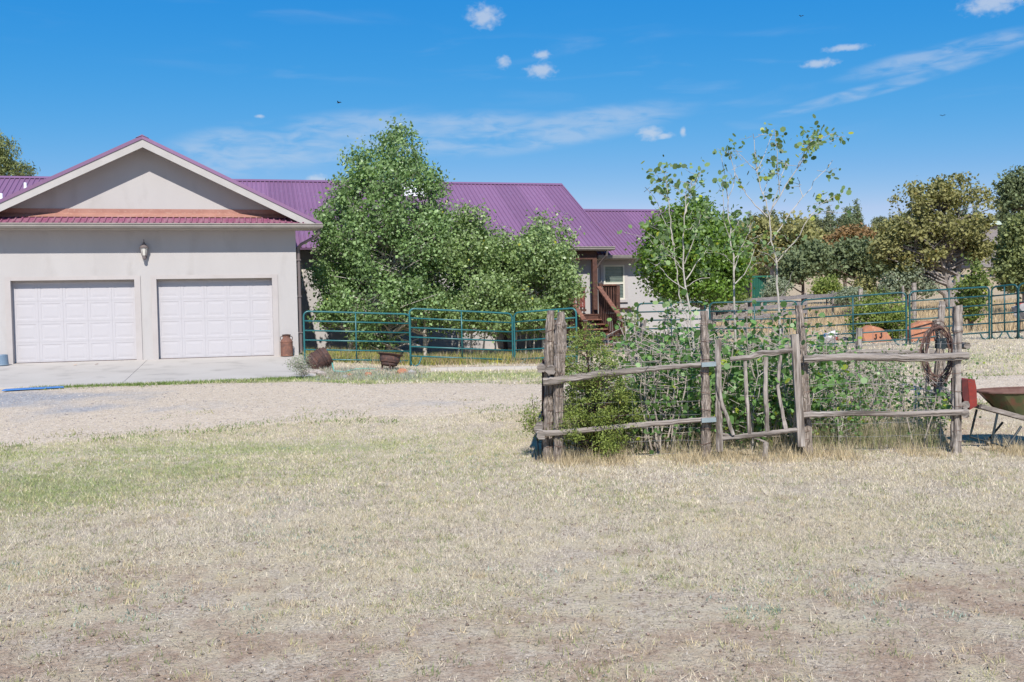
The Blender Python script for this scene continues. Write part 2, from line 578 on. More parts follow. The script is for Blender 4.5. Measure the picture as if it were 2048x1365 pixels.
MT['l_dark'] = leafmat('dark_evergreen_foliage', (.14, .18, .095), .5, .15, .7, (.12, .13, .05), .08, .2)
MT['l_hill'] = leafmat('hill_evergreen_foliage', (.17, .20, .12), .45, .15, .8, (.13, .12, .06), .10, .1)
MT['l_pine'] = leafmat('pine_needles', (.18, .215, .09), .5, .2, .6, (.20, .19, .06), .08, .2)
MT['l_sage'] = leafmat('sage_leaf', (.23, .27, .19), .35, .2, .8, (.34, .36, .27), .1, .1)
MT['l_weed'] = leafmat('weed_leaf', (.15, .20, .06), .5, .3, .6, (.45, .42, .05), .12, .3)
MT['grass'] = grassmat('grass_blade')
MT['bird'] = M('bird_feathers', (.02, .02, .022), rough=.8)


def ground_material():
    m = bpy.data.materials.new('dry_ground')
    m.use_nodes = True
    nt = m.node_tree
    L = nt.links
    p = nt.nodes['Principled BSDF']
    p.inputs['Roughness'].default_value = .95
    p.inputs['Specular IOR Level'].default_value = .1
    tc = _n(nt, 'ShaderNodeTexCoord')

    def noise(sc, d=8, rough=.6, off=0.0, sx=1.0):
        mp = _n(nt, 'ShaderNodeMapping')
        mp.inputs['Location'].default_value = (off, off * 1.7, 0)
        mp.inputs['Scale'].default_value = (1.0, sx, 1.0)
        L.new(tc.outputs['Object'], mp.inputs[0])
        n = _n(nt, 'ShaderNodeTexNoise')
        n.inputs['Scale'].default_value = sc
        n.inputs['Detail'].default_value = d
        n.inputs['Roughness'].default_value = rough
        L.new(mp.outputs[0], n.inputs['Vector'])
        return n.outputs['Fac']

    def op(o, a, b):
        n = _n(nt, 'ShaderNodeMath', operation=o)
        for i, s in enumerate((a, b)):
            if isinstance(s, (int, float)):
                n.inputs[i].default_value = s
            else:
                L.new(s, n.inputs[i])
        return n.outputs[0]

    def rg(x, a, b):
        q = _n(nt, 'ShaderNodeMapRange')
        q.interpolation_type = 'SMOOTHSTEP'
        q.inputs['From Min'].default_value, q.inputs['From Max'].default_value = a, b
        L.new(x, q.inputs['Value'])
        return q.outputs[0]

    def mix(f, a, b):
        q = _n(nt, 'ShaderNodeMix', data_type='RGBA')
        L.new(f, q.inputs['Factor'])
        for nm, c in (('A', a), ('B', b)):
            if isinstance(c, tuple):
                q.inputs[nm].default_value = (*c, 1)
            else:
                L.new(c, q.inputs[nm])
        return q.outputs['Result']

    def attr(n):
        return _n(nt, 'ShaderNodeAttribute', attribute_name=n).outputs['Fac']
    straw = mix(rg(noise(3.2, off=2), .35, .65), (.55, .455, .31), (.62, .525, .38))
    thatch = mix(rg(noise(34, 5, .7), .36, .62), (.37, .295, .22), (.67, .57, .45))
    base = mix(rg(op('ADD', noise(1.6, off=5), op('MULTIPLY', noise(22, 4, off=3), .35)), .60, .78), straw, thatch)
    dirt = mix(rg(noise(18, 6, off=8), .35, .7), (.35, .235, .165), (.53, .395, .29))
    dirt = mix(rg(noise(60, 3, off=4), .60, .72), dirt, (.56, .49, .43))
    dm = op('ADD', op('MULTIPLY', attr('dirt'), .9), op('MULTIPLY', op('SUBTRACT', noise(2.6, 8, .68, off=1), .5), 1.5))
    base = mix(op('MULTIPLY', rg(dm, .18, .62), .9), base, dirt)
    gm = op('ADD', op('MULTIPLY', attr('green'), .8), op('MULTIPLY', op('SUBTRACT', noise(4, 8, .7, off=9), .5), .9))
    green = mix(rg(noise(30, 4, off=6), .3, .7), (.24, .28, .11), (.38, .39, .19))
    base = mix(op('MULTIPLY', rg(gm, .26, .58), .8), base, green)
    tan = mix(rg(noise(1.2, 6, off=11), .35, .65), (.50, .38, .25), (.43, .34, .215))
    base = mix(attr('tan'), base, tan)
    fine = noise(64, 6, .75)
    base = mix(op('MULTIPLY', rg(fine, .50, .36), .75), base, (.17, .13, .10))
    L.new(base, p.inputs['Base Color'])
    b = _n(nt, 'ShaderNodeBump')
    b.inputs['Strength'].default_value = .8
    b.inputs['Distance'].default_value = .03
    L.new(op('ADD', noise(28, 6, .7), op('MULTIPLY', fine, .4)), b.inputs['Height'])
    L.new(b.outputs[0], p.inputs['Normal'])
    return m


def gravel_material():
    m = bpy.data.materials.new('gravel')
    m.use_nodes = True
    nt = m.node_tree
    L = nt.links
    p = nt.nodes['Principled BSDF']
    p.inputs['Roughness'].default_value = .95
    p.inputs['Specular IOR Level'].default_value = .15
    tc = _n(nt, 'ShaderNodeTexCoord')

    def tex(t, sc, **k):
        n = _n(nt, t)
        n.inputs['Scale'].default_value = sc
        for kk, v in k.items():
            n.inputs[kk].default_value = v
        L.new(tc.outputs['Object'], n.inputs['Vector'])
        return n

    def rg(x, a, b):
        q = _n(nt, 'ShaderNodeMapRange')
        q.interpolation_type = 'SMOOTHSTEP'
        q.inputs['From Min'].default_value, q.inputs['From Max'].default_value = a, b
        L.new(x, q.inputs['Value'])
        return q.outputs[0]

    def mix(f, a, b):
        q = _n(nt, 'ShaderNodeMix', data_type='RGBA')
        L.new(f, q.inputs['Factor'])
        for nm, c in (('A', a), ('B', b)):
            if isinstance(c, tuple):
                q.inputs[nm].default_value = (*c, 1)
            else:
                L.new(c, q.inputs[nm])
        return q.outputs['Result']
    vor = tex('ShaderNodeTexVoronoi', 34)
    vor2 = tex('ShaderNodeTexVoronoi', 75)
    big = tex('ShaderNodeTexNoise', .55, Detail=8.0, Roughness=.62)
    med = tex('ShaderNodeTexNoise', 6, Detail=8.0)
    warm = mix(rg(med.outputs['Fac'], .35, .65), (.54, .435, .32), (.615, .51, .385))
    stones = mix(rg(vor.outputs['Color'], .25, .85), (.34, .275, .22), (.60, .52, .45))
    base = mix(rg(vor2.outputs['Color'], .3, .8), warm, stones)
    grey = _n(nt, 'ShaderNodeAttribute', attribute_name='grey').outputs['Fac']
    add = _n(nt, 'ShaderNodeMath', operation='MULTIPLY_ADD')
    L.new(grey, add.inputs[0]); add.inputs[1].default_value = .55; L.new(big.outputs['Fac'], add.inputs[2])
    gcol = mix(rg(vor.outputs['Color'], .2, .9), (.26, .255, .265), (.42, .41, .415))
    base = mix(rg(add.outputs[0], .70, 1.0), base, gcol)
    L.new(base, p.inputs['Base Color'])
    b = _n(nt, 'ShaderNodeBump')
    b.inputs['Strength'].default_value = .7
    b.inputs['Distance'].default_value = .02
    L.new(vor.outputs['Distance'], b.inputs['Height'])
    L.new(b.outputs[0], p.inputs['Normal'])
    return m


# ---------------------------------------------------------------- ground, driveway, apron, curb
GREEN = [(-5.6, 10.4, 2.0, 1.5, 1.0), (-4.4, 11.6, 3.0, 1.7, .6), (-1.2, 12.4, 3.2, 1.0, .38), (-6.6, 12.6, 2.5, 1.5, .5), (-2.6, 21.4, 4.4, 1.5, 1.0), (1.2, 21.4, 2.2, 1.4, .9),
         (8.2, 21.6, 4.2, 3.0, .55), (14.5, 20.5, 5.0, 3.6, .45), (4.6, 20.6, 3.0, 2.6, .6), (-.5, 10.0, 2.5, .8, .2), (2.8, 7.2, 1.5, .7, .22), (.6, 6.0, 1.6, .7, .2), (-6, 8.9, 1.5, .9, .35), (-3.4, 13.0, 4.0, .9, .62), (.4, 13.6, 2.6, .8, .5)]
DIRT = [(-2.6, 6.6, 1.5, .9, .45), (-1.6, 5.3, 2.6, .9, .50), (2.2, 5.0, 3.2, .7, .5), (3.0, 6.0, 1.8, .8, .55), (-3.2, 8.7, 1.0, .5, .45), (1.0, 10.6, 1.5, .35, .35), (-1.0, 7.8, .8, .3, .35),
        (.6, 7.3, 1.0, .4, .3), (-3.5, 7.5, 1.6, .6, .3), (5.0, 9.8, .8, .3, .3), (2.2, 9.2, .9, .25, .3), (3.4, 11.9, 4.2, .45, .3), (3.6, 13.3, 4.0, 1.6, .6),
        (-1.2, 25.0, 6.0, 1.2, .4), (8.0, 25.5, 6.0, 1.6, .35), (-3.5, 23.6, 1.8, 1.0, .6)]


def field(lst, x, y):
    r = np.zeros_like(x)
    for cx, cy, rx, ry, a in lst:
        r = np.maximum(r, a * np.exp(-(((x - cx) / rx) ** 2 + ((y - cy) / ry) ** 2)))
    return r


def build_ground():
    ys = list(np.arange(-4, 29, .2))
    d = .25
    while ys[-1] < 700:
        d *= 1.07
        ys.append(ys[-1] + d)
    xs = list(np.arange(-16, 18.01, .25))
    d = .3
    while xs[-1] < 600:
        d *= 1.12
        xs.append(xs[-1] + d)
    d = .3
    left = [xs[0]]
    while left[-1] > -600:
        d *= 1.12
        left.append(left[-1] - d)
    xs = left[:0:-1] + xs
    X, Y = np.meshgrid(np.array(xs), np.array(ys))
    Z = H(X, Y)
    nx, ny = len(xs), len(ys)
    me = bpy.data.meshes.new('ground')
    v = np.stack([X, Y, Z], -1).reshape(-1, 3)
    idx = np.arange(nx * ny).reshape(ny, nx)
    f = np.stack([idx[:-1, :-1], idx[:-1, 1:], idx[1:, 1:], idx[1:, :-1]], -1).reshape(-1, 4)
    fast_mesh(me, v, f)
    for nm, lst in (('green', GREEN), ('dirt', DIRT)):
        a = me.attributes.new(nm, 'FLOAT', 'POINT')
        val = field(lst, v[:, 0], v[:, 1])
        if nm == 'dirt':
            val = np.maximum(val, .48 * (1 - sstep(v[:, 1], 4.6, 7.6)))
            val = val * (1 - sstep(v[:, 1], 30, 40))
        a.data.foreach_set('value', val.astype(np.float32))
    a = me.attributes.new('tan', 'FLOAT', 'POINT')
    a.data.foreach_set('value', (.9 * sstep(v[:, 1], 27.5, 32)).astype(np.float32))
    me.materials.append(ground_material())
    me.polygons.foreach_set('use_smooth', np.ones(len(me.polygons), bool))
    struct(link('ground', me))


def fast_mesh(me, v, f):
    v = np.asarray(v, np.float32)
    f = np.asarray(f, np.int32)
    k = f.shape[1]
    me.vertices.add(len(v))
    me.vertices.foreach_set('co', v.ravel())
    me.loops.add(f.size)
    me.loops.foreach_set('vertex_index', f.ravel())
    me.polygons.add(len(f))
    me.polygons.foreach_set('loop_start', np.arange(0, f.size, k, dtype=np.int32))
    me.polygons.foreach_set('loop_total', np.full(len(f), k, np.int32))
    me.update(calc_edges=True)


def vnoise(x, y, s, seed=0.0):
    return np.array([mnoise.noise(Vector((a * s + seed, b * s - seed, seed))) for a, b in zip(np.ravel(x), np.ravel(y))]).reshape(np.shape(x))


def drive_edges(x):
    """near and far edge of the gravel driveway at x"""
    near = np.interp(x, [-16, -7.5, -5.5, -2.5, 0, 2, 8, 14, 30], [12.6, 13.0, 14.2, 15.2, 15.6, 15.8, 15.4, 15.2, 15.0])
    far = np.interp(x, [-16, -10, -4.2, -3, 0, 2, 6, 14, 30], [20.9, 20.9, 20.7, 19.9, 19.4, 19.4, 18.6, 18.4, 18.2])
    return near, far


def build_driveway():
    xs = np.arange(-18, 30.01, .16)
    near, far = drive_edges(xs)
    near = near + .55 * vnoise(xs, xs * 0, .55, 3.3) + .28 * vnoise(xs, xs * 0, 2.3, 8.1)
    far = far + .28 * vnoise(xs, xs * 0, .6, 5.3) + .18 * vnoise(xs, xs * 0, 2.6, 2.1)
    T = np.linspace(0, 1, 40)
    X = np.repeat(xs[:, None], len(T), 1)
    Y = near[:, None] + (far - near)[:, None] * T[None]
    Z = H(X, Y) + .008
    Z[:, 0] -= .03; Z[:, -1] -= .03
    v = np.stack([X, Y, Z], -1).reshape(-1, 3)
    idx = np.arange(len(xs) * len(T)).reshape(len(xs), len(T))
    f = np.stack([idx[:-1, :-1], idx[1:, :-1], idx[1:, 1:], idx[:-1, 1:]], -1).reshape(-1, 4)
    me = bpy.data.meshes.new('driveway')
    fast_mesh(me, v, f)
    a = me.attributes.new('grey', 'FLOAT', 'POINT')
    g = field([(-9.0, 18.3, 3.0, 1.9, 1.0), (-6.5, 16.9, 2.6, 1.1, .8), (-2.5, 16.6, 4.5, .7, .5), (1.5, 16.6, 3, .6, .4)], v[:, 0], v[:, 1])
    a.data.foreach_set('value', g.astype(np.float32))
    me.materials.append(gravel_material())
    me.polygons.foreach_set('use_smooth', np.ones(len(me.polygons), bool))
    struct(link('driveway', me))


build_ground()
build_driveway()

# concrete apron in front of the garage: two poured slabs with a joint
ap = thing('concrete_apron', None, None, HO, TH, local=True)
struct(ap)


def sl(v):
    return v * .046


for u0, u1 in ((-13.0, -8.06), (-8.05, -3.94), (-3.93, .12)):
    MB().add([(u0, -5.6, sl(-5.6) - .3), (u1, -5.6, sl(-5.6) - .3), (u1, .1, -.3), (u0, .1, -.3), (u0, -5.6, sl(-5.6)), (u1, -5.6, sl(-5.6)), (u1, .1, 0.0), (u0, .1, 0.0)],
             [(0, 3, 2, 1), (4, 5, 6, 7), (0, 1, 5, 4), (1, 2, 6, 5), (2, 3, 7, 6), (3, 0, 4, 7)]).build('concrete_slab', MT['concrete'], ap)

cb = MB()
c0, c1 = gnd(862, 743), gnd(1130, 738)
_pts = [c0 + (c1 - c0) * t for t in np.linspace(0, 1, 9)]
for a, b in zip(_pts[:-1], _pts[1:]):
    b2 = a + (b - a) * .985
    za, zb = Hs(a[0], a[1]), Hs(b2[0], b2[1])
    cb.bar((a[0], a[1], za), (b2[0], b2[1], zb), .14, .16)
curb = cb.build('concrete_curb', MT['concrete'])
struct(curb)

# ---------------------------------------------------------------- the house (local axes: x along the front, y backwards, z up from the garage floor)
house = thing('house', 'pale stucco ranch house with purple ribbed metal roof and two-door garage', 'house', HO, TH, local=True)
GA, GZ, GS = -3.84, 5.82, .494           # garage ridge: place, height, pitch


def sheet_mesh(name, width, run, rise, mat, ribs=6, t=.012, rib=.030):
    """one ribbed roofing sheet: x across, from (y=0, z=0) up to (y=run, z=rise)"""
    prof = []
    step = width / ribs
    for i in range(ribs):
        c = (i + .5) * step
        prof += [(i * step, 0), (c - .030, 0), (c - .014, rib), (c + .014, rib), (c + .030, 0)]
    prof.append((width - .001, 0))
    k = math.hypot(run, rise)
    ny, nz = -rise / k, run / k
    m = MB()
    n = len(prof)
    for (y, z) in ((0, 0), (run, rise)):
        for x, h in prof:
            m.v.append((x, y + ny * h, z + nz * h))
    for (y, z) in ((0, 0), (run, rise)):
        m.v.append((0, y - ny * t, z - nz * t)); m.v.append((width - .001, y - ny * t, z - nz * t))
    for i in range(n - 1):
        m.f.append((i, i + 1, n + i + 1, n + i))
    b = 2 * n
    m.f.append(tuple(reversed(range(n))) [:0] or (b, b + 2, b + 3, b + 1))
    m.f.append((b + 1, n - 1, *range(n - 2, -1, -1), b)[::-1])
    me = m.mesh(name, mat)
    return me


def roof_sheets(parent, u0, u1, v0, run, z0, rise, mat, width=.96, back=False):
    n = int(math.ceil((u1 - u0) / width))
    w = (u1 - u0) / n
    me = sheet_mesh('roof_sheet', w, run, rise, mat)
    for i in range(n):
        o = link('roof_sheet', me, parent, (u0 + i * w, v0, z0))
        if back:
            o.rotation_euler = (0, 0, math.pi)
            o.location = (u0 + (i + 1) * w, v0, z0)


# garage walls with the two openings
D1, D2, DW, DH = -7.185, -3.649, 2.984, 2.13
g = MB()
g.prism([(-7.68, -.4), (D1, -.4), (D1, DH), (-7.68, DH)], 0, .2)
g.prism([(D1 + DW, -.4), (D2, -.4), (D2, DH), (D1 + DW, DH)], 0, .2)
g.prism([(D2 + DW, -.4), (0, -.4), (0, DH), (D2 + DW, DH)], 0, .2)
g.prism([(-7.68, DH), (0, DH), (0, GZ - .10 - GS * 3.84), (GA, GZ - .10), (-7.68, GZ - .10 - GS * 3.84)], 0, .2)
g.prism([(.2, -.6), (4.5, -.6), (4.5, 3.55), (.2, 3.55)], -.2, 0, 'x')
g.prism([(.2, -.6), (4.5, -.6), (4.5, 3.55), (.2, 3.55)], -7.68, -7.48, 'x')
wg = g.build('garage_wall', MT['stucco'], house)
for d in (D1, D2):
    t = MB()
    t.box((d - .13, -.035, -.02), (d - .001, .05, DH + .10)); t.box((d + DW + .001, -.035, -.02), (d + DW + .15, .05, DH + .10)); t.box((d, -.034, DH), (d + DW, .05, DH + .099))
    t.build('door_surround', MT['trim'], house)
    gd = MB().box((d, .20, -.02), (d + DW, .24, DH)).build('garage_door', MT['door'], house)
    # one embossed panel, shared
    pw, ph = DW / 5, DH / 4
    pm = MB()
    rings = [(0.0012, 0.0), (.0012, -.03), (.065, -.03), (.071, -.0245), (.10, -.0245), (.15, -.029)]
    for ins, dep in rings:
        pm.v += [(ins, dep, ins), (pw - ins, dep, ins), (pw - ins, dep, ph - ins), (ins, dep, ph - ins)]
    for r_ in range(len(rings) - 1):
        for k in range(4):
            pm.f.append((r_ * 4 + k, r_ * 4 + (k + 1) % 4, (r_ + 1) * 4 + (k + 1) % 4, (r_ + 1) * 4 + k))
    e = (len(rings) - 1) * 4
    pm.f.append((e, e + 1, e + 2, e + 3))
    me = pm.mesh('panel', MT['door'])
    for i in range(5):
        for j in range(4):
            link('panel', me, gd, (d + i * pw, .20, j * ph))
    MB().box((d + .002, .145, -.012), (d + DW - .002, .172, .012)).build('bottom_seal', MT['rust_dark'], gd)
    MB().box((d, .10, DH - .05), (d + DW, .169, DH - .001)).build('header_board', MT['soffit'], gd)

# gable roof of the garage
gr = MB()
for s, e_, y0_, y1_ in ((-1, 4.51, -.51, 6.6), (1, 4.51, -.51, -.002), (1, 3.96, -.001, 6.6)):
    x1 = GA + s * e_
    gr.prism([(GA, GZ - .03), (x1, GZ - .03 - GS * e_), (x1, GZ - .07 - GS * e_), (GA, GZ - .07)], y0_, y1_)
roof_g = gr.build('roof', MT['purple'], house)
for s in (-1, 1):
    n = 8
    w = 7.3 / n
    e_ = 4.51 if s < 0 else 3.97
    me = sheet_mesh('roof_sheet', w, e_ - .01, GS * (e_ - .01), MT['purple'])
    for i in range(n):
        o = link('roof_sheet', me, roof_g, (GA + s * e_, -.53 + i * w if s > 0 else -.53 + (i + 1) * w, GZ - .012 - GS * e_))
        o.rotation_euler = (0, 0, math.pi / 2 if s > 0 else -math.pi / 2)
for s in (-1, 1):
    x1 = GA + s * 4.34
    a, b = GZ - .085, GZ - .085 - GS * 4.34
    MB().prism([(GA, a), (x1, b), (x1 - s * .02, b - .19), (GA, a - .21)], -.55, -.511).build('barge_board', MT['white'], roof_g)
    x2 = GA + s * 4.52
    MB().prism([(GA, GZ + .01), (x2, GZ + .01 - GS * 4.52), (x2, GZ - .085 - GS * 4.52), (GA, GZ - .084)], -.575, -.505).build('rake_trim', MT['purple'], roof_g)
    MB().prism([(GA, GZ - .075), (x1, GZ - .075 - GS * 4.34), (x1, GZ - .11 - GS * 4.34), (GA, GZ - .11)], -.505, -.001).build('soffit', MT['soffit'], roof_g)
MB().prism([(GA - .16, GZ - .06), (GA, GZ + .03), (GA + .16, GZ - .06), (GA, GZ - .0)], -.59, 6.4).build('ridge_cap', MT['purple'], roof_g)
MB().lathe([(.02, -.05), (.05, -.03), (.055, .02), (.03, .06)], (GA + .02, -.10, GZ - .20), 9).build('wasp_nest', MT['rust_dark'], roof_g)

# pent roof above the doors, flashing, gutter, soffit
pent = MB().prism([(-.53, 3.50), (-.53, 3.55), (-.01, 3.79), (-.01, 3.50)], -7.94, .26, 'x').build('pent_roof', MT['soffit'], house)
roof_sheets(pent, -7.94, .26, -.56, .56, 3.572, .245, MT['purple_dusty'], .96)
MB().prism([(-.21, 3.755), (-.21, 3.762), (-.02, 3.875), (-.02, 3.985), (-.003, 3.985), (-.003, 3.75)], GA - 3.62, GA + 3.62, 'x').build('flashing', MT['copper'], pent)
GPROF = [(0, 0), (-.07, .0), (-.105, .045), (-.105, .085), (-.13, .10), (-.13, .125), (-.118, .125), (-.118, .105), (-.09, .09), (-.09, .05), (-.065, .015), (-.012, .015), (-.012, .12), (0, .12)]


def gutter(parent, u0, u1, v, z, name='gutter', k=1.0):
    MB().prism([(v + a * k, z + b * k) for a, b in GPROF], u0, u1, 'x').build(name, MT['gutter'], parent)


gutter(house, -8.40, .70, -.54, 3.435)
MB().box((-8.2, -.535, 3.415), (.62, -.002, 3.445)).build('soffit', MT['soffit'], house)
MB().box((.60, -.52, 3.45), (.63, -.01, 3.56)).build('fascia', MT['white'], house)
ds = MB()
ds.tube([(.60, -.50, 3.42), (.60, -.48, 3.30), (.50, -.36, 3.22), (.14, -.05, 3.04), (.07, .03, 2.96), (.07, .06, 2.8), (.07, .06, .05)], .042, 8)
for z in (.6, 1.6, 2.6):
    ds.box((.0, .0, z), (.125, .12, z + .03))
ds.build('downspout', MT['spout'], house)

# wall lamp between the doors
lp = MB()
lp.lathe([(.03, 0), (.045, .02), (.05, .06), (.042, .085), (.055, .1)], (-3.92, -.14, 2.645), 12)
lp.lathe([(.115, .30), (.12, .315), (.10, .335), (.05, .40), (.022, .44), (.012, .47), (.006, .54)], (-3.92, -.14, 2.645), 12)
for k in range(6):
    a = k * math.pi / 3
    lp.tube([(-3.92 + .06 * math.cos(a), -.14 + .06 * math.sin(a), 2.745), (-3.92 + .105 * math.cos(a), -.14 + .105 * math.sin(a), 2.955)], .006, 5)
lp.tube([(-3.92, -.10, 2.69), (-3.92, -.03, 2.72), (-3.92, .01, 2.78)], .018, 6)
lp.box((-3.97, -.022, 2.68), (-3.87, -.001, 2.88))
lamp = lp.build('wall_lamp', MT['spout'], house)
MT['lampglass'] = M('lamp_glass', (.62, .60, .55), rough=.12, spec=.8)
MB().lathe([(.05, 0), (.095, .20)], (-3.92, -.14, 2.748), 12).build('lamp_glass', MT['lampglass'], lamp)

# main block
VE, RUN, UE, ZE = 3.85, 5.63, 10.745, 3.20
UL = -17.0
ZR = ZE + .5 * RUN
mw = MB()
mw.prism([(UL, -.8), (-.4, -.8), (-.4, ZE + .1), (UL, ZE + .1)], 4.5, 4.7)
mw.prism([(-.4, -.8), (.42, -.8), (.42, 1.93), (-.4, 1.93)], 4.5, 4.7)
mw.prism([(-.4, 2.75), (.42, 2.75), (.42, ZE + .1), (-.4, ZE + .1)], 4.5, 4.7)
mw.prism([(.42, -.8), (10.3, -.8), (10.3, ZE + .1), (.42, ZE + .1)], 4.5, 4.7)
mw.prism([(4.7, -.8), (14.4, -.8), (14.4, ZE + .1), (VE + RUN, ZR - .1), (4.7, ZE + .25)], 10.1, 10.3, 'x')
mw.prism([(4.7, -.8), (14.4, -.8), (14.4, ZE + .1), (VE + RUN, ZR - .1), (4.7, ZE + .25)], UL, UL + .2, 'x')
mw.build('main_wall', MT['stucco'], house)
rm = MB()
rm.prism([(VE + .02, ZE - .05), (VE + .02, ZE - .012), (VE + RUN, ZR - .012), (VE + 2 * RUN, ZE - .012), (VE + 2 * RUN, ZE - .05), (VE + RUN, ZR - .06)], UL - .4, UE - .01, 'x')
roof_m = rm.build('roof', MT['purple'], house)
roof_sheets(roof_m, UL - .4, UE, VE, RUN, ZE, ZR - ZE, MT['purple'])
roof_sheets(roof_m, UL - .4, UE, VE + 2 * RUN, RUN, ZE, ZR - ZE, MT['purple'], back=True)
MB().prism([(VE + RUN - .17, ZR - .045), (VE + RUN, ZR + .045), (VE + RUN + .17, ZR - .045), (VE + RUN, ZR + .02)], UL - .42, UE + .02, 'x').build('ridge_cap', MT['purple'], roof_m)
MB().prism([(VE - .01, ZE - .10), (VE - .01, ZE + .03), (VE + RUN, ZR + .03), (VE + RUN, ZR - .10)], UE - .02, UE + .03, 'x').build('rake_trim', MT['purple'], roof_m)
gutter(house, .68, UE + .02, VE - .005, ZE - .125)
MB().box((.64, VE + .01, ZE - .13), (UE, 4.5, ZE - .10)).build('soffit', MT['soffit'], house)
# chimney, skylight, roof vents
def roof_uv(px, py):
    """where that direction meets the front slope of the main roof, in house axes"""
    d = ray(px, py)
    for t in np.arange(25, 60, .01):
        p = np.array([0, 0, EYE]) + d * t
        v = (p[0] - HO[0]) * HV[0] + (p[1] - HO[1]) * HV[1]
        u = (p[0] - HO[0]) * HE[0] + (p[1] - HO[1]) * HE[1]
        if v > VE and p[2] - HO[2] < ZE + .5 * (v - VE):
            return u, v, ZE + .5 * (v - VE)
    return u, v, ZE


u_, v_, z_ = roof_uv(888, 372)
MB().lathe([(.14, -.6), (.14, .04), (.17, .05), (.17, .16), (.15, .18)], (u_, VE + RUN + .45, ZR - .02), 14).build('chimney_pipe', MT['box_black'], roof_m)
u_, v_, z_ = roof_uv(830, 392)
MT['skylight'] = M('skylight_dome', (.80, .80, .82), rough=.25)
MB().prism([(v_ - .1, z_ - .02), (v_ - .08, z_ + .16), (v_ + .2, z_ + .42), (v_ + .75, z_ + .60), (v_ + .85, z_ + .45), (v_ + .85, z_ + .40)], u_ - .42, u_ + .42, 'x').build('skylight', MT['skylight'], roof_m)
for px, py in ((51, 379), (3, 401)):
    u_, v_, z_ = roof_uv(px, py)
    MB().lathe([(.10, -.05), (.055, .02), (.05, .12), (.05, .22)], (u_, v_, z_), 10).build('vent_pipe', MT['skylight'], roof_m)

# wing on the right
WV, WR, WZ = 4.3, 3.9, 2.93
WZR = WZ + .5 * WR
ww = MB()
X0, X1, Z0, Z1 = 10.72, 11.50, 1.40, 2.62
ww.prism([(10.3, -.8), (X0, -.8), (X0, WZ + .05), (10.3, WZ + .05)], 4.82, 5.0)
ww.prism([(X0, -.8), (X1, -.8), (X1, Z0), (X0, Z0)], 4.82, 5.0)
ww.prism([(X0, Z1), (X1, Z1), (X1, WZ + .05), (X0, WZ + .05)], 4.82, 5.0)
ww.prism([(X1, -.8), (14.75, -.8), (14.75, WZ + .05), (X1, WZ + .05)], 4.82, 5.0)
ww.prism([(5.0, -.8), (11.6, -.8), (11.6, WZ + .1), (WV + WR, WZR - .1), (5.0, WZ + .15)], 14.55, 14.75, 'x')
ww.build('wing_wall', MT['stucco'], house)
rw = MB()
rw.prism([(WV + .02, WZ - .05), (WV + .02, WZ - .012), (WV + WR, WZR - .012), (WV + 2 * WR, WZ - .012), (WV + 2 * WR, WZ - .05), (WV + WR, WZR - .06)], 10.31, 15.2, 'x')
roof_w = rw.build('roof', MT['purple'], house)
roof_sheets(roof_w, 10.31, 15.2, WV, WR, WZ, WZR - WZ, MT['purple'])
MB().prism([(WV + WR - .17, WZR - .045), (WV + WR, WZR + .045), (WV + WR + .17, WZR - .045), (WV + WR, WZR + .02)], 10.32, 15.22, 'x').build('ridge_cap', MT['purple'], roof_w)
gutter(house, 10.32, 15.22, WV - .005, WZ - .125)
MB().box((10.32, WV + .01, WZ - .13), (15.2, 4.82, WZ - .10)).build('soffit', MT['soffit'], house)


def window(parent, u0, u1, z0, z1, v, blind, mid):
    wn = MB()
    f = .06
    wn.box((u0, v - .03, z0), (u0 + f, v + .06, z1)); wn.box((u1 - f, v - .03, z0), (u1, v + .06, z1))
    wn.box((u0 + f, v - .029, z1 - f), (u1 - f, v + .06, z1)); wn.box((u0 + f, v - .029, z0), (u1 - f, v + .06, z0 + f)); wn.box((u0 + f, v - .035, mid - .03), (u1 - f, v + .06, mid + .03))
    w = wn.build('window', MT['frame'], parent)
    MB().box((u0 + f, v + .02, z0 + f), (u1 - f, v + .03, mid - .03)).build('pane', MT['glass'], w)
    MB().box((u0 + f, v + .02, mid + .03), (u1 - f, v + .03, z1 - f)).build('pane', MT['glass'], w)
    if blind:
        b = MB()
        for k in range(int((z1 - z0 - 2 * f) / .05)):
            z = z0 + f + .025 + k * .05
            if abs(z - mid) < .05:
                continue
            b.add([(u0 + f, v + .018, z - .018), (u1 - f, v + .018, z - .018), (u1 - f, v - .006, z + .012), (u0 + f, v - .006, z + .012),
                   (u0 + f, v + .018, z - .012), (u1 - f, v + .018, z - .012), (u1 - f, v - .002, z + .018), (u0 + f, v - .002, z + .018)],
                  [(0, 1, 2, 3), (7, 6, 5, 4), (0, 3, 7, 4), (1, 5, 6, 2), (3, 2, 6, 7)])
        b.build('blind', MT['blind'], w)
    s = MB().box((u0 - .1, v - .07, z0 - .09), (u1 + .1, v - .001, z0 - .003))
    s.build('window_sill', MT['trim'], w)
    t = MB()
    t.box((u0 - .11, v - .03, z0 - .002), (u0 - .002, v - .002, z1 + .11)); t.box((u1 + .002, v - .03, z0 - .002), (u1 + .11, v - .002, z1 + .11)); t.box((u0, v - .03, z1 + .002), (u1, v - .002, z1 + .109))
    t.build('window_surround', MT['trim'], w)
    return w


window(house, -.4, .42, 1.93, 2.75, 4.50, False, 2.36)
window(house, X0, X1, Z0, Z1, 4.82, True, 1.98)
MB().box((X0 - .13, 4.70, 1.07), (X1 + .33, 4.818, 1.12)).build('ledge', MT['brown'], house)

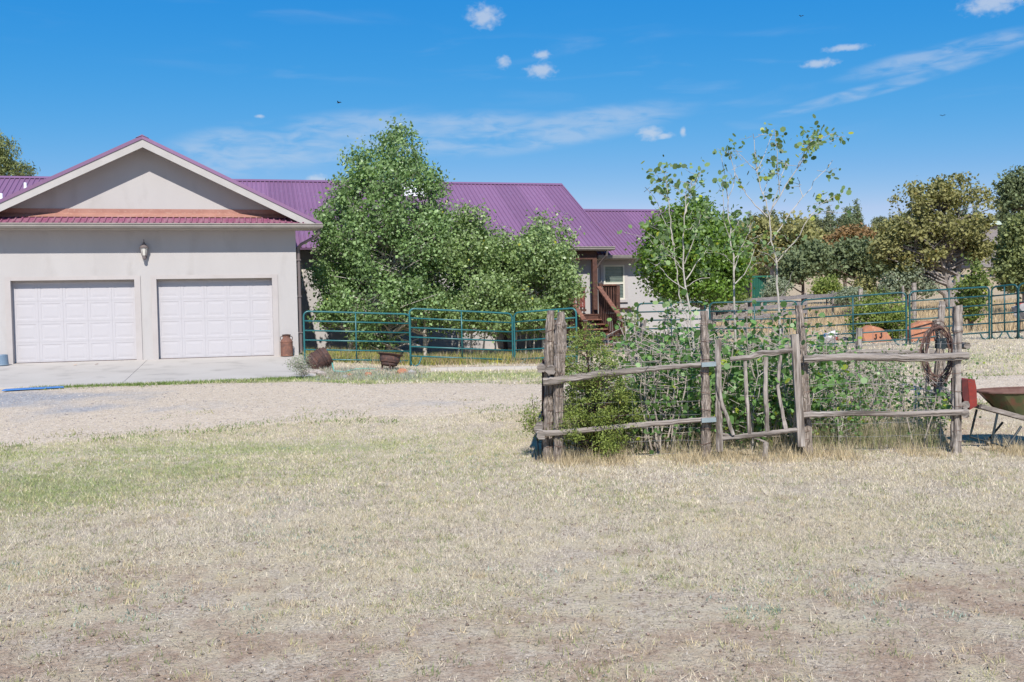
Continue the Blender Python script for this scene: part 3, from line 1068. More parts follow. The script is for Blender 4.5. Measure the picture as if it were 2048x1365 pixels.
# porch post, beam and the downspout by it
pb = MB()
pb.box((6.0, 4.02, ZE - .42), (10.20, 4.16, ZE - .14))
pb.build('porch_beam', MT['brown'], house)
MB().box((10.04, 4.0, .6), (10.20, 4.16, ZE - .421)).build('porch_post', MT['brown'], house)
MB().tube([(10.52, 3.80, ZE - .1), (10.50, 3.86, ZE - .3), (10.38, 4.15, ZE - .52), (10.30, 4.30, ZE - .70), (10.28, 4.34, .9), (10.28, 4.34, -.2)], .04, 8).build('downspout', MT['spout'], house)

# ---------------------------------------------------------------- porch deck with its stairs
deck = thing('porch_deck', 'brown stained timber porch deck with open stairs and railings', 'porch', HO, TH, local=True)
DZ = .93
for k in range(14):
    MB().box((6.6 + k * .285, 3.0, DZ - .04), (6.6 + k * .285 + .275, 4.49, DZ)).build('deck_board', MT['brown'], deck)
sk = MB()
sk.box((6.6, 3.02, DZ - .24), (10.58, 3.06, DZ - .041))
sk.build('rim_joist', MT['brown'], deck)
for u in (6.7, 8.5, 9.95, 10.5):
    MB().box((u - .06, 3.07, -.45), (u + .06, 3.19, DZ - .05)).build('deck_post', MT['brown'], deck)
SU0, SU1 = 8.62, 9.90
for i in range(7):
    v = 2.85 - i * .27
    z = DZ - .16 - i * .155
    MB().box((SU0 + .03, v - .15, z - .04), (SU1 - .03, v + .14, z)).build('tread', MT['brown_worn'], deck)
vb, zb = 2.85 - 6.7 * .27, DZ - .16 - 6.7 * .155
for u in (SU0, SU1 - .04):
    MB().prism([(3.0, DZ - .04), (3.0, DZ - .34), (vb, zb - .2), (vb - .12, zb - .02)], u, u + .04, 'x').build('stringer', MT['brown_worn'], deck)


def rail(p, q, h0, h1, nb, hand=True):
    """balusters between two deck points, a hand rail on top"""
    p, q = np.array(p, float), np.array(q, float)
    for i in range(nb):
        t = (i + .5) / nb
        b = p + (q - p) * t
        MB().box((b[0] - .021, b[1] - .021, b[2] + h0), (b[0] + .021, b[1] + .021, b[2] + h1 - .02)).build('baluster', MT['brown'], deck)
    if hand:
        a, b = p + [0, 0, h1], q + [0, 0, h1]
        MB().bar(a, b, .15, .045).build('hand_rail', MT['brown_worn'], deck)
        a, b = p + [0, 0, h0 + .05], q + [0, 0, h0 + .05]
        MB().bar(a, b, .04, .07).build('bottom_rail', MT['brown'], deck)


rail((6.65, 3.05, DZ), (SU0 - .1, 3.05, DZ), .08, .95, 17)
rail((SU1 + .12, 3.05, DZ), (10.55, 3.05, DZ), .08, .95, 6)
rail((SU0 + .02, 3.0, DZ - .04), (SU0 + .02, vb - .1, zb + .1), -.1, .93, 12)
rail((SU1 - .02, 3.0, DZ - .04), (SU1 - .02, vb - .1, zb + .1), -.1, .93, 12)
rail((10.55, 3.1, DZ), (10.55, 4.4, DZ), .08, .95, 9)
for u, v, zt in ((SU0 - .04, 3.04, DZ + 1.0), (SU1 + .05, 3.04, DZ + 1.0), (SU0 + .02, vb - .16, zb + 1.0), (SU1 - .02, vb - .16, zb + 1.0), (10.56, 3.03, DZ + .93)):
    nw = MB().box((u - .055, v - .055, -.4), (u + .055, v + .055, zt)).build('newel_post', MT['brown'], deck)
    MB().box((u - .07, v - .07, zt + .001), (u + .07, v + .07, zt + .03)).build('post_cap', MT['spout'], nw)
# back rail of the porch seen through the stairs
rail((SU0, 4.35, DZ), (SU1, 4.35, DZ), .08, .9, 11)
# string of lights coiled on the railing
cl = thing('light_string', 'tangled pale red cord hanging over the porch rail at the stair head', 'cord', h2w(9.2, 2.95, DZ))
sp = []
rr = random.Random(3)
for i in range(150):
    a = i * .42
    sp.append(h2w(9.2 + (.13 + .05 * math.sin(i * .9)) * math.cos(a), 2.96 + .02 * math.sin(i), DZ + .55 + .33 * math.sin(a * .97 + .3 * math.sin(i * .13))))
MT['cord'] = M('red_cord', (.30, .10, .085), rough=.6)
MB().tube(sp, .009, 4).build('cord', MT['cord'], cl)

# ---------------------------------------------------------------- teal pipe corral panels
def arc(c, a, b, n=5):
    """quarter turn from direction a to direction b about corner centre c"""
    return [c + a * math.cos(t) + b * math.sin(t) for t in np.linspace(0, math.pi / 2, n)]


def corral_panel(label, A, B, mat, bars=6, mids=(.48,), step=.243, r=.024, feet=True, group='teal pipe corral panels'):
    a, b = W(*A), W(*B)
    g0 = Hs(a[0], a[1])
    t = thing('corral_panel', label, 'panel', (a[0], a[1], g0), group=group)
    d = b - a
    L = np.linalg.norm(d)
    e = d / L
    z = np.array([0, 0, 1.0])
    hh = step * (bars - 1)
    R_ = .13
    down = .30 if feet else .05
    path = [a - z * (hh + down)] + [a - z * (hh * k) for k in (.9, .5)] + arc(a - z * R_ + e * R_, -e * R_, z * R_) + arc(b - z * R_ - e * R_, z * R_, e * R_) + [b - z * (hh * k) for k in (.5, .9)] + [b - z * (hh + down)]
    # pipes end on the ground
    for i, p in ((0, a), (-1, b)):
        q = path[i].copy()
        q[2] = max(q[2], Hs(q[0], q[1]) - .03) if True else q[2]
        path[i] = q
    MB().tube(path, r, 8).build('frame', mat, t, smooth=True)
    for k in range(1, bars):
        MB().tube([a - z * step * k + e * .01, b - z * step * k - e * .01], r * .82, 6).build('rail', mat, t, smooth=True)
    for m in mids:
        p = a + d * m
        MB().tube([p - z * .0, p - z * hh], r * .8, 6).build('upright', mat, t, smooth=True)
    if feet:
        for s, p in ((1, a), (-1, b)):
            q = p - z * hh
            dn = max(.14, min(.30, q[2] - Hs(q[0], q[1])))
            loop = [q + e * s * .0 - z * (dn * .4), q + e * s * .03 - z * (dn * .8), q + e * s * .12 - z * dn, q + e * s * .22 - z * dn * .75, q + e * s * .30 + z * 0.0]
            MB().tube(loop, r * .8, 6).build('foot', mat, t, smooth=True)
    return t


corral_panel('teal pipe corral panel beside the garage corner, nearest the milk can', (607, 623, 25.2), (820, 629, 26.0), MT['teal'])
corral_panel('teal pipe corral panel in front of the big leafy tree, middle of the left row', (818.5, 617.5, 25.45), (1024, 627.5, 26.1), MT['teal'], mids=(.5,))
corral_panel('angled teal pipe corral panel running behind the twin fence corner posts', (1028, 626, 25.9), (1152, 616.5, 25.2), MT['teal'], mids=(.72,))
corral_panel('dark teal pipe panel standing against the white house wing', (1275, 608, 28.6), (1410, 604, 28.3), MT['teal_dark'], mids=(.45, .5))
corral_panel('dark teal pipe panel between the wing and the tall gate post', (1419, 606, 27.9), (1593, 602, 27.4), MT['teal_dark'], mids=(.52,))
corral_panel('teal pipe panel in front of the yellow green juniper bush', (1603, 601, 26.7), (1812, 585, 25.7), MT['teal_dark'], mids=(.5,))
corral_panel('teal pipe panel in front of the big juniper trunk', (1819, 584, 25.9), (1978, 574, 26.6), MT['teal_dark'], mids=(.49,))
corral_panel('short teal pipe panel second from the right picture edge', (1983, 574.5, 26.6), (2035, 569, 26.0), MT['teal_dark'], mids=(.5,))
corral_panel('teal pipe panel cut off by the right picture edge', (2037, 568, 25.9), (2180, 556, 24.8), MT['teal_dark'], mids=(.5,))

# ---------------------------------------------------------------- rustic garden fence
def log_pts(pts, rad, step=.09, jit=.012, seed=0, rj=.12):
    rg = random.Random(seed)
    pts = [Vector(p) for p in pts]
    out, rs = [], []
    for i in range(len(pts) - 1):
        n = max(1, int((pts[i + 1] - pts[i]).length / step))
        for k in range(n):
            t = k / n
            out.append(pts[i].lerp(pts[i + 1], t)); rs.append(rad[i] + (rad[i + 1] - rad[i]) * t)
    out.append(pts[-1]); rs.append(rad[-1])
    for i in range(1, len(out) - 1):
        out[i] = out[i] + Vector((rg.gauss(0, jit), rg.gauss(0, jit), rg.gauss(0, jit)))
    for i in range(len(rs)):
        rs[i] *= 1 + rg.uniform(-rj, rj)
        if rg.random() < .06:
            rs[i] *= 1.18
    return out, rs


def log(name, parent, pts, rad, mat, seed, n=18, jit=.0025, bump=.13, rj=.02):
    p, r = log_pts(pts, rad, .045, jit, seed, rj)
    o = MB().tube(p, r, n, bump=bump, rng=random.Random(seed)).build(name, mat, parent, smooth=False)
    return o


FY = 11.65
fence = thing('rustic_fence', 'rustic grey juniper pole fence round the overgrown garden plot', 'fence', W(1410, 918, FY))


def px(*a):
    return [W(x, y, Y) for x, y, Y in a]


# posts: the twin corner posts, the gate posts and the right corner post
log('post', fence, px((1096, 935, FY + .1), (1098, 760, FY + .1), (1099, 690, FY + .1), (1101, 622, FY + .1)), [.062, .06, .066, .045], MT['bark'], 11, bump=.22, rj=.03)
log('post', fence, px((1116, 940, FY), (1117, 780, FY), (1121, 700, FY), (1122, 660, FY), (1122, 624, FY)), [.058, .055, .075, .06, .04], MT['bark'], 12, bump=.22, rj=.03)
log('post', fence, px((1413, 925, FY), (1411, 780, FY), (1409, 690, FY), (1408, 622, FY)), [.056, .052, .052, .042], MT['bark'], 13, bump=.17)
log('post', fence, px((1615, 932, FY + .08), (1608, 780, FY + .08), (1603, 690, FY + .08), (1598, 611, FY + .08)), [.068, .062, .056, .045], MT['bark'], 14, bump=.17)
log('post', fence, px((1912, 925, FY), (1913, 780, FY), (1915, 700, FY), (1914, 612, FY)), [.062, .055, .05, .055], MT['wood'], 15, bump=.12)
# steel post between the twin corner posts
MB().bar(W(1094, 935, FY + .2), W(1107, 640, FY + .2), .03, .05).build('steel_post', MT['rust_dark'], fence)
MB().bar(W(1087, 940, FY + .3), W(1088, 720, FY + .3), .04, .05).build('steel_post', MT['rust_dark'], fence)
# rails of the front side
log('rail', fence, px((1086, 764, FY - .07), (1150, 757, FY - .08), (1200, 748, FY - .07), (1300, 739, FY - .06), (1428, 727, FY - .08)), [.046, .040, .042, .032, .026], MT['wood_h'], 21)
log('rail', fence, px((1075, 869, FY - .07), (1150, 863, FY - .07), (1270, 851, FY - .06), (1430, 838, FY - .08)), [.036, .03, .032, .028], MT['wood_h'], 22)
log('rail', fence, px((1607, 719, FY - .07), (1690, 714, FY - .08), (1760, 715, FY - .07), (1850, 716, FY - .07), (1936, 712, FY - .08)), [.042, .04, .047, .046, .046], MT['wood_h'], 23)
log('rail', fence, px((1606, 831, FY - .07), (1700, 827, FY - .07), (1800, 829, FY - .07), (1937, 825, FY - .08)), [.034, .030, .032, .038], MT['wood_h'], 24)
# rails of the left and right sides, running back, their cut ends to the camera
BY = 16.4
log('rail', fence, [W(1101, 742, FY - .12), W(1112, 716, 14.2), W(1122, 698, BY)], [.058, .05, .045], MT['wood_h'], 25)
log('rail', fence, [W(1082, 738, FY - .05), W(1094, 728, 13), W(1106, 712, 14.4)], [.05, .045, .045], MT['wood_h'], 26)
log('rail', fence, [W(1083, 872, FY - .12), W(1098, 812, 14.2), W(1120, 770, BY)], [.052, .045, .04], MT['wood_h'], 27)
log('rail', fence, [W(1077, 858, FY - .02), W(1090, 822, 13.2), W(1102, 800, 14.6)], [.055, .045, .04], MT['wood_h'], 28)
log('rail', fence, [W(1931, 829, FY - .12), W(1896, 790, 14.0), W(1872, 764, BY)], [.045, .045, .04], MT['wood_h'], 29)
log('rail', fence, [W(1935, 692, FY + .3), W(1902, 690, 14.0), W(1880, 692, BY)], [.04, .04, .04], MT['wood_h'], 30)
# back side: posts and poles
for i, (x, yt, lean) in enumerate(((1282, 640, 12), (1420, 640, 0), (1560, 656, 0), (1717, 656, 4), (1878, 640, -14))):
    b = W(x - lean, 700, BY)
    bz = Hs(b[0], b[1])
    log('post', fence, [(b[0], b[1], bz - .1), tuple(W(x, yt + 30, BY)), tuple(W(x + lean * .5, yt, BY))], [.06, .055, .045], MT['wood'], 40 + i)
log('rail', fence, [W(1226, 690, BY), W(1330, 690, BY), W(1430, 686, BY)], [.045, .05, .045], MT['wood_h'], 50)
log('rail', fence, [W(1425, 706, BY - .1), W(1500, 702, BY - .1), W(1600, 694, BY - .1)], [.045, .05, .045], MT['wood_h'], 51)
log('rail', fence, [W(1630, 703, BY - .1), W(1720, 706, BY - .1), W(1880, 705, BY - .1)], [.045, .055, .05], MT['wood_h'], 52)
# steel brackets that hold the rails to the post
for y in (729, 840):
    a, b = W(1402, y + 1, FY - .085), W(1431, y - 1, FY - .085)
    MB().bar(a, b, .09, .05).build('bracket', MT['steel'], fence)
# wire wound round the posts
for i, (x, Y) in enumerate(((1121, FY), (1410, FY), (1609, FY + .08), (1914, FY), (1099, FY + .1))):
    for k in range(8):
        c = W(x + R.uniform(-2, 2), 655 + k * 33 + R.uniform(-9, 9), Y)
        tl = R.uniform(-.02, .02)
        MB().tube([(c[0] + .066 * math.cos(a), c[1] + .066 * math.sin(a), c[2] + tl * math.cos(a)) for a in np.linspace(0, 2 * math.pi, 13)], .003, 4).build('wire_wrap', MT['wire_rust'], fence)


def mesh_wire(p, q, z0, z1, name='wire_mesh', dx=.155, dz=.155, seed=1):
    w = MB()
    rg = random.Random(seed)
    p, q = np.array(p), np.array(q)
    L = np.linalg.norm((q - p)[:2])
    n = int(L / dx)
    m = int((z1 - z0) / dz)
    for j in range(m + 1):
        z = z0 + j * dz
        w.tube([(*(p + (q - p) * t)[:2], z + .008 * math.sin(t * 9 + j)) for t in np.linspace(0, 1, 8)], .0017, 4, cap=False)
    for i in range(n + 1):
        c = p + (q - p) * (i / n)
        w.tube([(c[0] + rg.uniform(-.006, .006), c[1], z0), (c[0] + rg.uniform(-.006, .006), c[1], z1)], .0014, 4, cap=False)
    return w.build(name, MT['wire'], fence)


mesh_wire(W(1128, 900, FY + .07), W(1405, 900, FY + .07), .06, 1.30, seed=2)
mesh_wire(W(1615, 900, FY + .15), W(1908, 900, FY + .07), .06, 1.45, seed=3)
mesh_wire(W(1120, 700, BY + .1), W(1880, 700, BY + .1), .25, 1.35, seed=4)

# garden gate
gate = thing('garden_gate', 'crooked grey stick gate hung between two garden fence posts', 'gate', W(1520, 900, FY - .1))
GY = FY - .09
log('stile', gate, px((1439, 903, GY), (1437, 800, GY), (1437, 740, GY), (1436, 679, GY)), [.040, .038, .034, .036], MT['wood'], 61)
MB().bar(W(1603, 893, GY), W(1589, 669, GY), .085, .05, up=(0, 1, 0)).build('stile', MT['wood'], gate)
log('top_pole', gate, px((1460, 719, GY), (1500, 715, GY - .01), (1525, 706, GY), (1545, 707, GY), (1584, 700, GY)), [.025, .030, .030, .034, .032], MT['wood_h'], 62)
log('bottom_pole', gate, px((1444, 878, GY), (1500, 872, GY), (1595, 860, GY)), [.024, .030, .026], MT['wood_h'], 63)
log('picket', gate, px((1437, 730, GY - .05), (1436, 770, GY - .05), (1443, 805, GY - .04), (1467, 870, GY - .03)), [.022, .024, .024, .022], MT['wood'], 64, n=12)
log('picket', gate, px((1491, 719, GY + .01), (1493, 790, GY + .01), (1499, 868, GY + .01)), [.022, .026, .024], MT['wood'], 65, n=12)
log('picket', gate, px((1532, 714, GY + .01), (1531, 790, GY + .01), (1535, 866, GY + .01)), [.024, .028, .026], MT['wood'], 66, n=12)
log('picket', gate, px((1561, 711, GY + .01), (1555, 775, GY + .01), (1561, 810, GY + .01), (1571, 858, GY + .01)), [.018, .022, .022, .026], MT['wood'], 67, n=8)
log('brace_end', gate, px((1440, 868, GY + .03), (1466, 876, GY + .02)), [.02, .03], MT['wood_h'], 68, n=8)
stump = thing('gate_prop', 'short forked stick standing in the ground under the crooked gate', 'stick', W(1529, 928, GY))
log('stick', stump, px((1527, 930, GY), (1531, 896, GY), (1532, 886, GY + .02)), [.036, .030, .034], MT['wood'], 69, n=8)
log('twig', stump, px((1533, 886, GY + .02), (1518, 879, GY), (1502, 875, GY)), [.016, .012, .007], MT['wood_h'], 70, n=6)

# ---------------------------------------------------------------- things by the garage
p = h2w(-.33, -.26); p[2] = HO[2] + sl(-.26) + .004
can = thing('milk_can', 'rusty old milk can with two handles on the slab by the garage corner', 'milk can', p)
MB().lathe([(.165, 0), (.17, .015), (.165, .03), (.165, .37), (.172, .38), (.172, .395), (.16, .40), (.13, .455), (.10, .485), (.095, .54), (.115, .555), (.115, .575), (.06, .59)], p, 22).build('body', MT['rust'], can, smooth=False)
MB().lathe([(.098, .541), (.118, .556), (.118, .580), (.03, .592)], p + [0, 0, .003], 22).build('lid', MT['rust_dark'], can)
for s in (-1, 1):
    MB().tube([p + [s * .10, 0, .53], p + [s * .145, 0, .535], p + [s * .165, 0, .50], p + [s * .155, 0, .43]], .010, 6).build('handle', MT['rust_dark'], can)
p = h2w(-7.36, -.42); p[2] = HO[2] + sl(-.42) + .003
bk = thing('bucket', 'upside down blue grey plastic bucket by the left garage door', 'bucket', p)
MB().lathe([(.155, 0), (.16, .012), (.15, .03), (.135, .26), (.128, .275), (.10, .277)], p, 22).build('body', MT['bucket'], bk)
MB().tube([p + [.155 * math.cos(a), .155 * math.sin(a) , .02] for a in np.linspace(math.pi, 2 * math.pi, 14)], .004, 5).build('handle', MT['steel'], bk)
for i, (u, v, m, lb) in enumerate(((-5.55, -1.05, 'orange_card', 'tan leaf on the slab before the left garage door, left of two'), (-5.05, -1.05, 'rust', 'dark red leaf on the slab before the left garage door, right of two'))):
    p = h2w(u, v); p[2] = HO[2] + sl(v) + .006
    o = MB().add([p + q for q in np.array([(-.05, 0, 0), (0, -.04, .005), (.05, 0, .03), (0, .04, .02), (-.05, 0, .004), (0, -.04, .009), (.05, 0, .034), (0, .04, .024)])],
                 [(0, 1, 2, 3), (7, 6, 5, 4), (0, 4, 5, 1), (1, 5, 6, 2), (2, 6, 7, 3), (3, 7, 4, 0)]).build('fallen_leaf', MT[m], None, origin=p, loc=p)
    tag(o, lb, 'leaf')


def flat_board(name, label, quad, th, mat, cat, lift=.0):
    """a flat board lying on the ground; quad: four places in the picture"""
    g_ = [gnd(*q) for q in quad]
    c = sum(g_) / 4
    m = MB()
    top = [q + np.array([0, 0, th + lift]) for q in g_]
    bot = [q + np.array([0, 0, lift]) for q in g_]
    m.add(bot + top, [(0, 3, 2, 1), (4, 5, 6, 7), (0, 1, 5, 4), (1, 2, 6, 5), (2, 3, 7, 6), (3, 0, 4, 7)])
    o = m.build(name, mat, None, origin=c, loc=c)
    tag(o, label, cat)
    return o


flat_board('cardboard_sheet', 'flattened tan cardboard sheet lying on the ground at the slab edge', [(12, 783), (122, 777), (138, 771), (24, 776)], .014, MT['orange_card'], 'cardboard', .012)
flat_board('blue_board', 'bright blue board lying on the gravel over the cardboard at the slab edge', [(4, 785.5), (128, 778.6), (122, 777), (12, 783)], .02, MT['blue'], 'board', .03)

# cast iron cauldron
p = gnd(777, 741)
p[1] = max(p[1], 23.2); p[2] = Hs(p[0], p[1])
cd = thing('cauldron', 'dark rusty cast iron cauldron with wide flared rim on short legs', 'cauldron', p)
tilt = Matrix.Rotation(math.radians(-8), 3, 'X') @ Matrix.Rotation(math.radians(7), 3, 'Y')
MB().lathe([(.12, .10), (.19, .12), (.20, .15), (.195, .165), (.225, .19), (.245, .26), (.245, .33), (.255, .345), (.30, .375), (.305, .39), (.285, .395), (.24, .37), (.20, .345), (.05, .34)], p, 26, tilt).build('pot', MT['iron'], cd)
for k in range(3):
    a = k * 2.09 + .9
    q = p + [.16 * math.cos(a), .16 * math.sin(a), 0]
    MB().tube([q + [0, 0, -.02], q + [-.02 * math.cos(a), -.02 * math.sin(a), .16]], [.016, .028], 7).build('leg', MT['iron'], cd)
# rusty barrel on its side
p = gnd(637, 739)
p = p + np.array([0, .15, 0]); p[2] = Hs(p[0], p[1])
br = thing('rusty_barrel', 'dark rusty banded drum lying half sunk beside the slab', 'drum', p)
rot = Matrix.Rotation(math.radians(24), 3, 'Z') @ Matrix.Rotation(math.radians(62), 3, 'Y')
MB().lathe([(.10, -.30), (.20, -.28), (.235, -.2), (.25, -.1), (.265, -.09), (.265, -.06), (.25, -.05), (.255, .04), (.27, .05), (.27, .08), (.25, .09), (.235, .19), (.235, .24), (.20, .245), (.18, .235), (.03, .23)], p + [0, 0, .20], 22, rot).build('body', MT['rust_dark'], br)
for z in (-.15, .14):
    MB().lathe([(.256, z - .02), (.262, z - .018), (.262, z + .018), (.256, z + .02)], p + [0, 0, .20], 22, rot).build('band', MT['iron'], br)
# garden hose and log
hp = [gnd(655, 729) + [0, 0, .30], gnd(662, 733) + [0, 0, .22], gnd(668, 745) + [0, 0, .03], gnd(690, 746) + [0, 0, .02], gnd(712, 740) + [0, 0, .02], gnd(735, 739) + [0, 0, .02], gnd(752, 740) + [0, 0, .02]]
hs = MB().tube([Vector(q) for q in hp], .014, 6).build('garden_hose', MT['hose'], None, origin=hp[3], loc=hp[3])
tag(hs, 'pale turquoise garden hose trailing from the rusty drum', 'hose')
lg = thing('driftwood_log', 'pale weathered log lying at the slab corner beside sagebrush', 'log', gnd(630, 752))
log('log', lg, [gnd(612, 748) + [0, 0, .05], gnd(632, 750) + [0, 0, .06], gnd(650, 753) + [0, 0, .05]], [.05, .065, .045], MT['cutwood'], 81, n=9)


def rock(name, label, p, size, mat, seed, cat='rock', sq=(1, 1, .7), group=None, parent=None):
    rg = random.Random(seed)
    import bmesh
    bm = bmesh.new()
    bmesh.ops.create_icosphere(bm, subdivisions=2, radius=1)
    for v in bm.verts:
        n = mnoise.noise(v.co * 1.3 + Vector((seed, 0, 0))) * .45 + mnoise.noise(v.co * 3 + Vector((0, seed, 0))) * .15
        v.co = v.co * (1 + n)
        v.co = Vector((v.co.x * size * sq[0], v.co.y * size * sq[1], v.co.z * size * sq[2]))
    me = bpy.data.meshes.new(name)
    bm.to_mesh(me); bm.free()
    me.materials.append(mat)
    o = link(name, me, parent, tuple(p))
    o.rotation_euler = (0, 0, rg.uniform(0, 6))
    if label:
        tag(o, label, cat, group)
    return o


for i, (x, y, s, mt) in enumerate(((737, 752, .10, 'stone_orange'), (806, 747, .13, 'stone_orange'), (822, 748, .10, 'stone_grey'), (690, 757, .08, 'stone_grey'), (655, 758, .06, 'stone_grey'), (700, 752, .07, 'stone_orange'))):
    q = gnd(x, y)
    rock('rock', ('small orange rock' if mt == 'stone_orange' else 'small grey rock') + ' in the low sage before the corral panels', q + [0, 0, s * .15], s, MT[mt], 5 + i, group=('orange' if mt == 'stone_orange' else 'grey') + ' rocks edging the sage bed')

# ---------------------------------------------------------------- things behind the garden
def slab_stone(name, label, poly, Y, th, mat):
    """standing flat stone: its outline in the picture at depth Y, with real thickness, leaning back"""
    pts = [W(x, y, Y) for x, y in poly]
    c = sum(pts) / len(pts)
    c[2] = min(q[2] for q in pts)
    m = MB()
    f = [q + np.array([0, (q[2] - c[2]) * .35, 0]) for q in pts]
    inn = [q + (sum(f) / len(f) - q) * .08 + np.array([0, -.04, .02]) for q in f]
    b = [q + np.array([0, th, .03]) for q in f]
    n = len(f)
    m.add(inn + f + b, [tuple(range(n))] + [(i, i + n, (i + 1) % n + n, (i + 1) % n) for i in range(n)] + [(i + n, i + 2 * n, (i + 1) % n + 2 * n, (i + 1) % n + n) for i in range(n)] + [tuple(reversed(range(2 * n, 3 * n)))])
    t = thing(name, label, 'stone', c)
    m.build('stone', mat, t)
    return t, f


sj, fj = slab_stone('branded_stone', 'orange flat sandstone slab marked with two black letters J', [(1728, 684), (1726, 672), (1731, 659), (1742, 653), (1752, 654), (1768, 658), (1779, 667), (1785, 678), (1786, 690), (1760, 692)], 27.6, .18, MT['stone_orange'])
for jx, jy in ((1752, 674), (1763, 671)):
    a = [(jx + 1.2, jy - 4.5), (jx + 1.2, jy + 2), (jx, jy + 4.2), (jx - 1.8, jy + 4.2), (jx - 2.8, jy + 2.4)]
    base = min(q[2] for q in fj)
    pts = []
    for x, y in a:
        q = W(x, y, 27.6)
        q[1] += (q[2] - base) * .35 - .075
        pts.append(q)
    m = MB()
    for i in range(len(pts) - 1):
        m.bar(pts[i], pts[i + 1], .022, .022)
    m.bar(pts[0] + [-.02, 0, 0], pts[0] + [.02, 0, 0], .022, .022)
    m.build('letter', MT['black'], sj)
slab_stone('sandstone_slab', 'large plain orange sandstone slab behind the coil of rusty wire', [(1822, 684), (1822, 660), (1834, 650), (1850, 645), (1872, 644), (1884, 655), (1888, 690), (1850, 692)], 27.0, .2, MT['stone_orange'])
q = gnd(1652, 689); rock('grey_boulder', 'pale grey boulder inside the corral beside the white sack', q + [0, 0, .05], .26, MT['stone_grey'], 31, sq=(1, .7, .6))
q = gnd(1643, 692); rock('flat_rock', 'low flat pale rock in front of the grey boulder', q, .22, MT['concrete'], 33, sq=(1.3, .7, .25))
q = gnd(1688, 681); rock('dark_stone', 'small dark stone on the dirt left of the letter stone', q + [0, 0, .02], .12, MT['stone_grey'], 35)
q = gnd(1664, 682)
sk = thing('feed_sack', 'crumpled white sack with a red and blue print lying inside the corral', 'sack', q)
rock('sack', None, (0, .05, .16), .24, MT['bag'], 38, parent=sk, sq=(1, .6, .62))
rock('red_print', None, (.10, -.09, .06), .12, MT['red'], 39, parent=sk, sq=(1, .5, .6))
rock('blue_print', None, (-.20, -.02, .17), .055, MT['blue'], 40, parent=sk, sq=(1, .7, 1))

q = W(2052, 640, 28.5); q[2] = Hs(q[0], q[1])
gb = thing('covered_seat', 'grey rounded bundle on a red frame beyond the last corral panel', 'bundle', q)
rock('cover', None, (.0, .1, .62), .30, MT['stone_grey'], 44, parent=gb, sq=(1, .7, .75))
MB().bar(q + [-.22, .1, .82], q + [.5, .1, .86], .08, .06).build('frame', MT['red'], gb)
for sx in (-.15, .4):
    MB().bar(q + [sx, .1, -.05], q + [sx, .1, .83], .06, .06).build('leg', MT['rust_dark'], gb)
# coil of rusty wire on the post, black box, red block, wheelbarrow
WY = 13.2
wp = thing('coil_post', 'dark leaning post that carries the coil of rusty wire', 'post', W(1876, 860, WY))
log('post', wp, [W(1872, 880, WY), W(1876, 760, WY), W(1880, 648, WY)], [.05, .05, .04], MT['bark'], 91)
log('stick', wp, [W(1853, 880, WY + .1), W(1855, 740, WY + .1), W(1857, 660, WY + .1)], [.025, .022, .018], MT['wood'], 92, n=7)
cw = thing('wire_coil', 'big coil of rusty barbed wire hung over a garden post', 'wire coil', W(1872, 720, WY - .1))
wc = MB()
rg = random.Random(5)
for k in range(16):
    cx, cy = 1874 + rg.uniform(-4, 5), 708 + rg.uniform(-5, 8)
    rx, ry = rg.uniform(22, 32), rg.uniform(46, 62)
    ph = rg.uniform(0, 6)
    wc.tube([W(cx + rx * math.cos(a) + 1.5 * math.sin(7 * a + ph), cy - ry * math.sin(a), WY - .12 + .09 * math.sin(a + ph) + .02 * k / 4) for a in np.linspace(0, 2 * math.pi, 30)], .0055, 4, cap=False)
wc.build('wire', MT['wire_rust'], cw)
bx = thing('black_box', 'small black plastic box fixed below the wire coil', 'box', W(1881, 700, WY - .3))
a, b = W(1872, 700, WY - .3), W(1890, 700, WY - .3)
m = MB(); top, bot = W(1882, 680, WY - .3), W(1880, 698, WY - .3)
m.bar(top, bot, .115, .07, up=(0, 1, 0)); m.build('body', MT['box_black'], bx)
MB().bar(W(1881, 678, WY - .3), W(1881.5, 681, WY - .3), .125, .08, up=(0, 1, 0)).build('lid', MT['box_black'], bx)
MB().bar(W(1882, 683, WY - .342), W(1880.6, 696, WY - .342), .008, .004, up=(0, 1, 0)).build('seam', MT['gutter'], bx)

rb = thing('red_block', 'weathered red painted wooden box fixed beside the right corner post', 'box', W(1940, 815, FY + .05))
fr = [W(1935.5, 760, FY + .02), W(1949.5, 759, FY + .02), W(1953, 776, FY + .02), W(1954.5, 812, FY + .02), W(1940, 820, FY + .02), W(1938, 790, FY + .02)]
bk_ = [q + np.array([-.05, .32, .0]) for q in fr]
n = len(fr)
MB().add(fr + bk_, [tuple(range(n)), tuple(reversed(range(n, 2 * n)))] + [(i, i + n, (i + 1) % n + n, (i + 1) % n) for i in range(n)]).build('face', MT['red_wood'], rb)
sd = [W(1924, 760, FY + .01), W(1935, 760, FY + .018), W(1937.5, 790, FY + .018), W(1939.5, 819, FY + .018), W(1930, 806, FY + .01), W(1925, 795, FY + .01)]
sb = [q + np.array([0, .3, 0]) for q in sd]
MT['red_shade'] = M('shaded_red_wood', (.12, .025, .022), (.07, .02, .02), scale=9, rough=.85)  # darker copy of the red paint, the side's shade put into its colour
MB().add(sd + sb, [tuple(range(n)), tuple(reversed(range(n, 2 * n)))] + [(i, i + n, (i + 1) % n + n, (i + 1) % n) for i in range(n)]).build('side', MT['red_shade'], rb)
le = thing('post_log', 'short round log end jammed between corner post and red box', 'log', W(1929, 812, FY))
log('log', le, [W(1931, 811, FY - .05), W(1926, 806, FY + .5)], [.045, .045], MT['wood_h'], 95)

wb = thing('wheelbarrow', 'rusty green wheelbarrow with wooden handles at the right edge', 'wheelbarrow', W(2040, 905, 11.9))
BYC = 11.95                       # middle of the tray


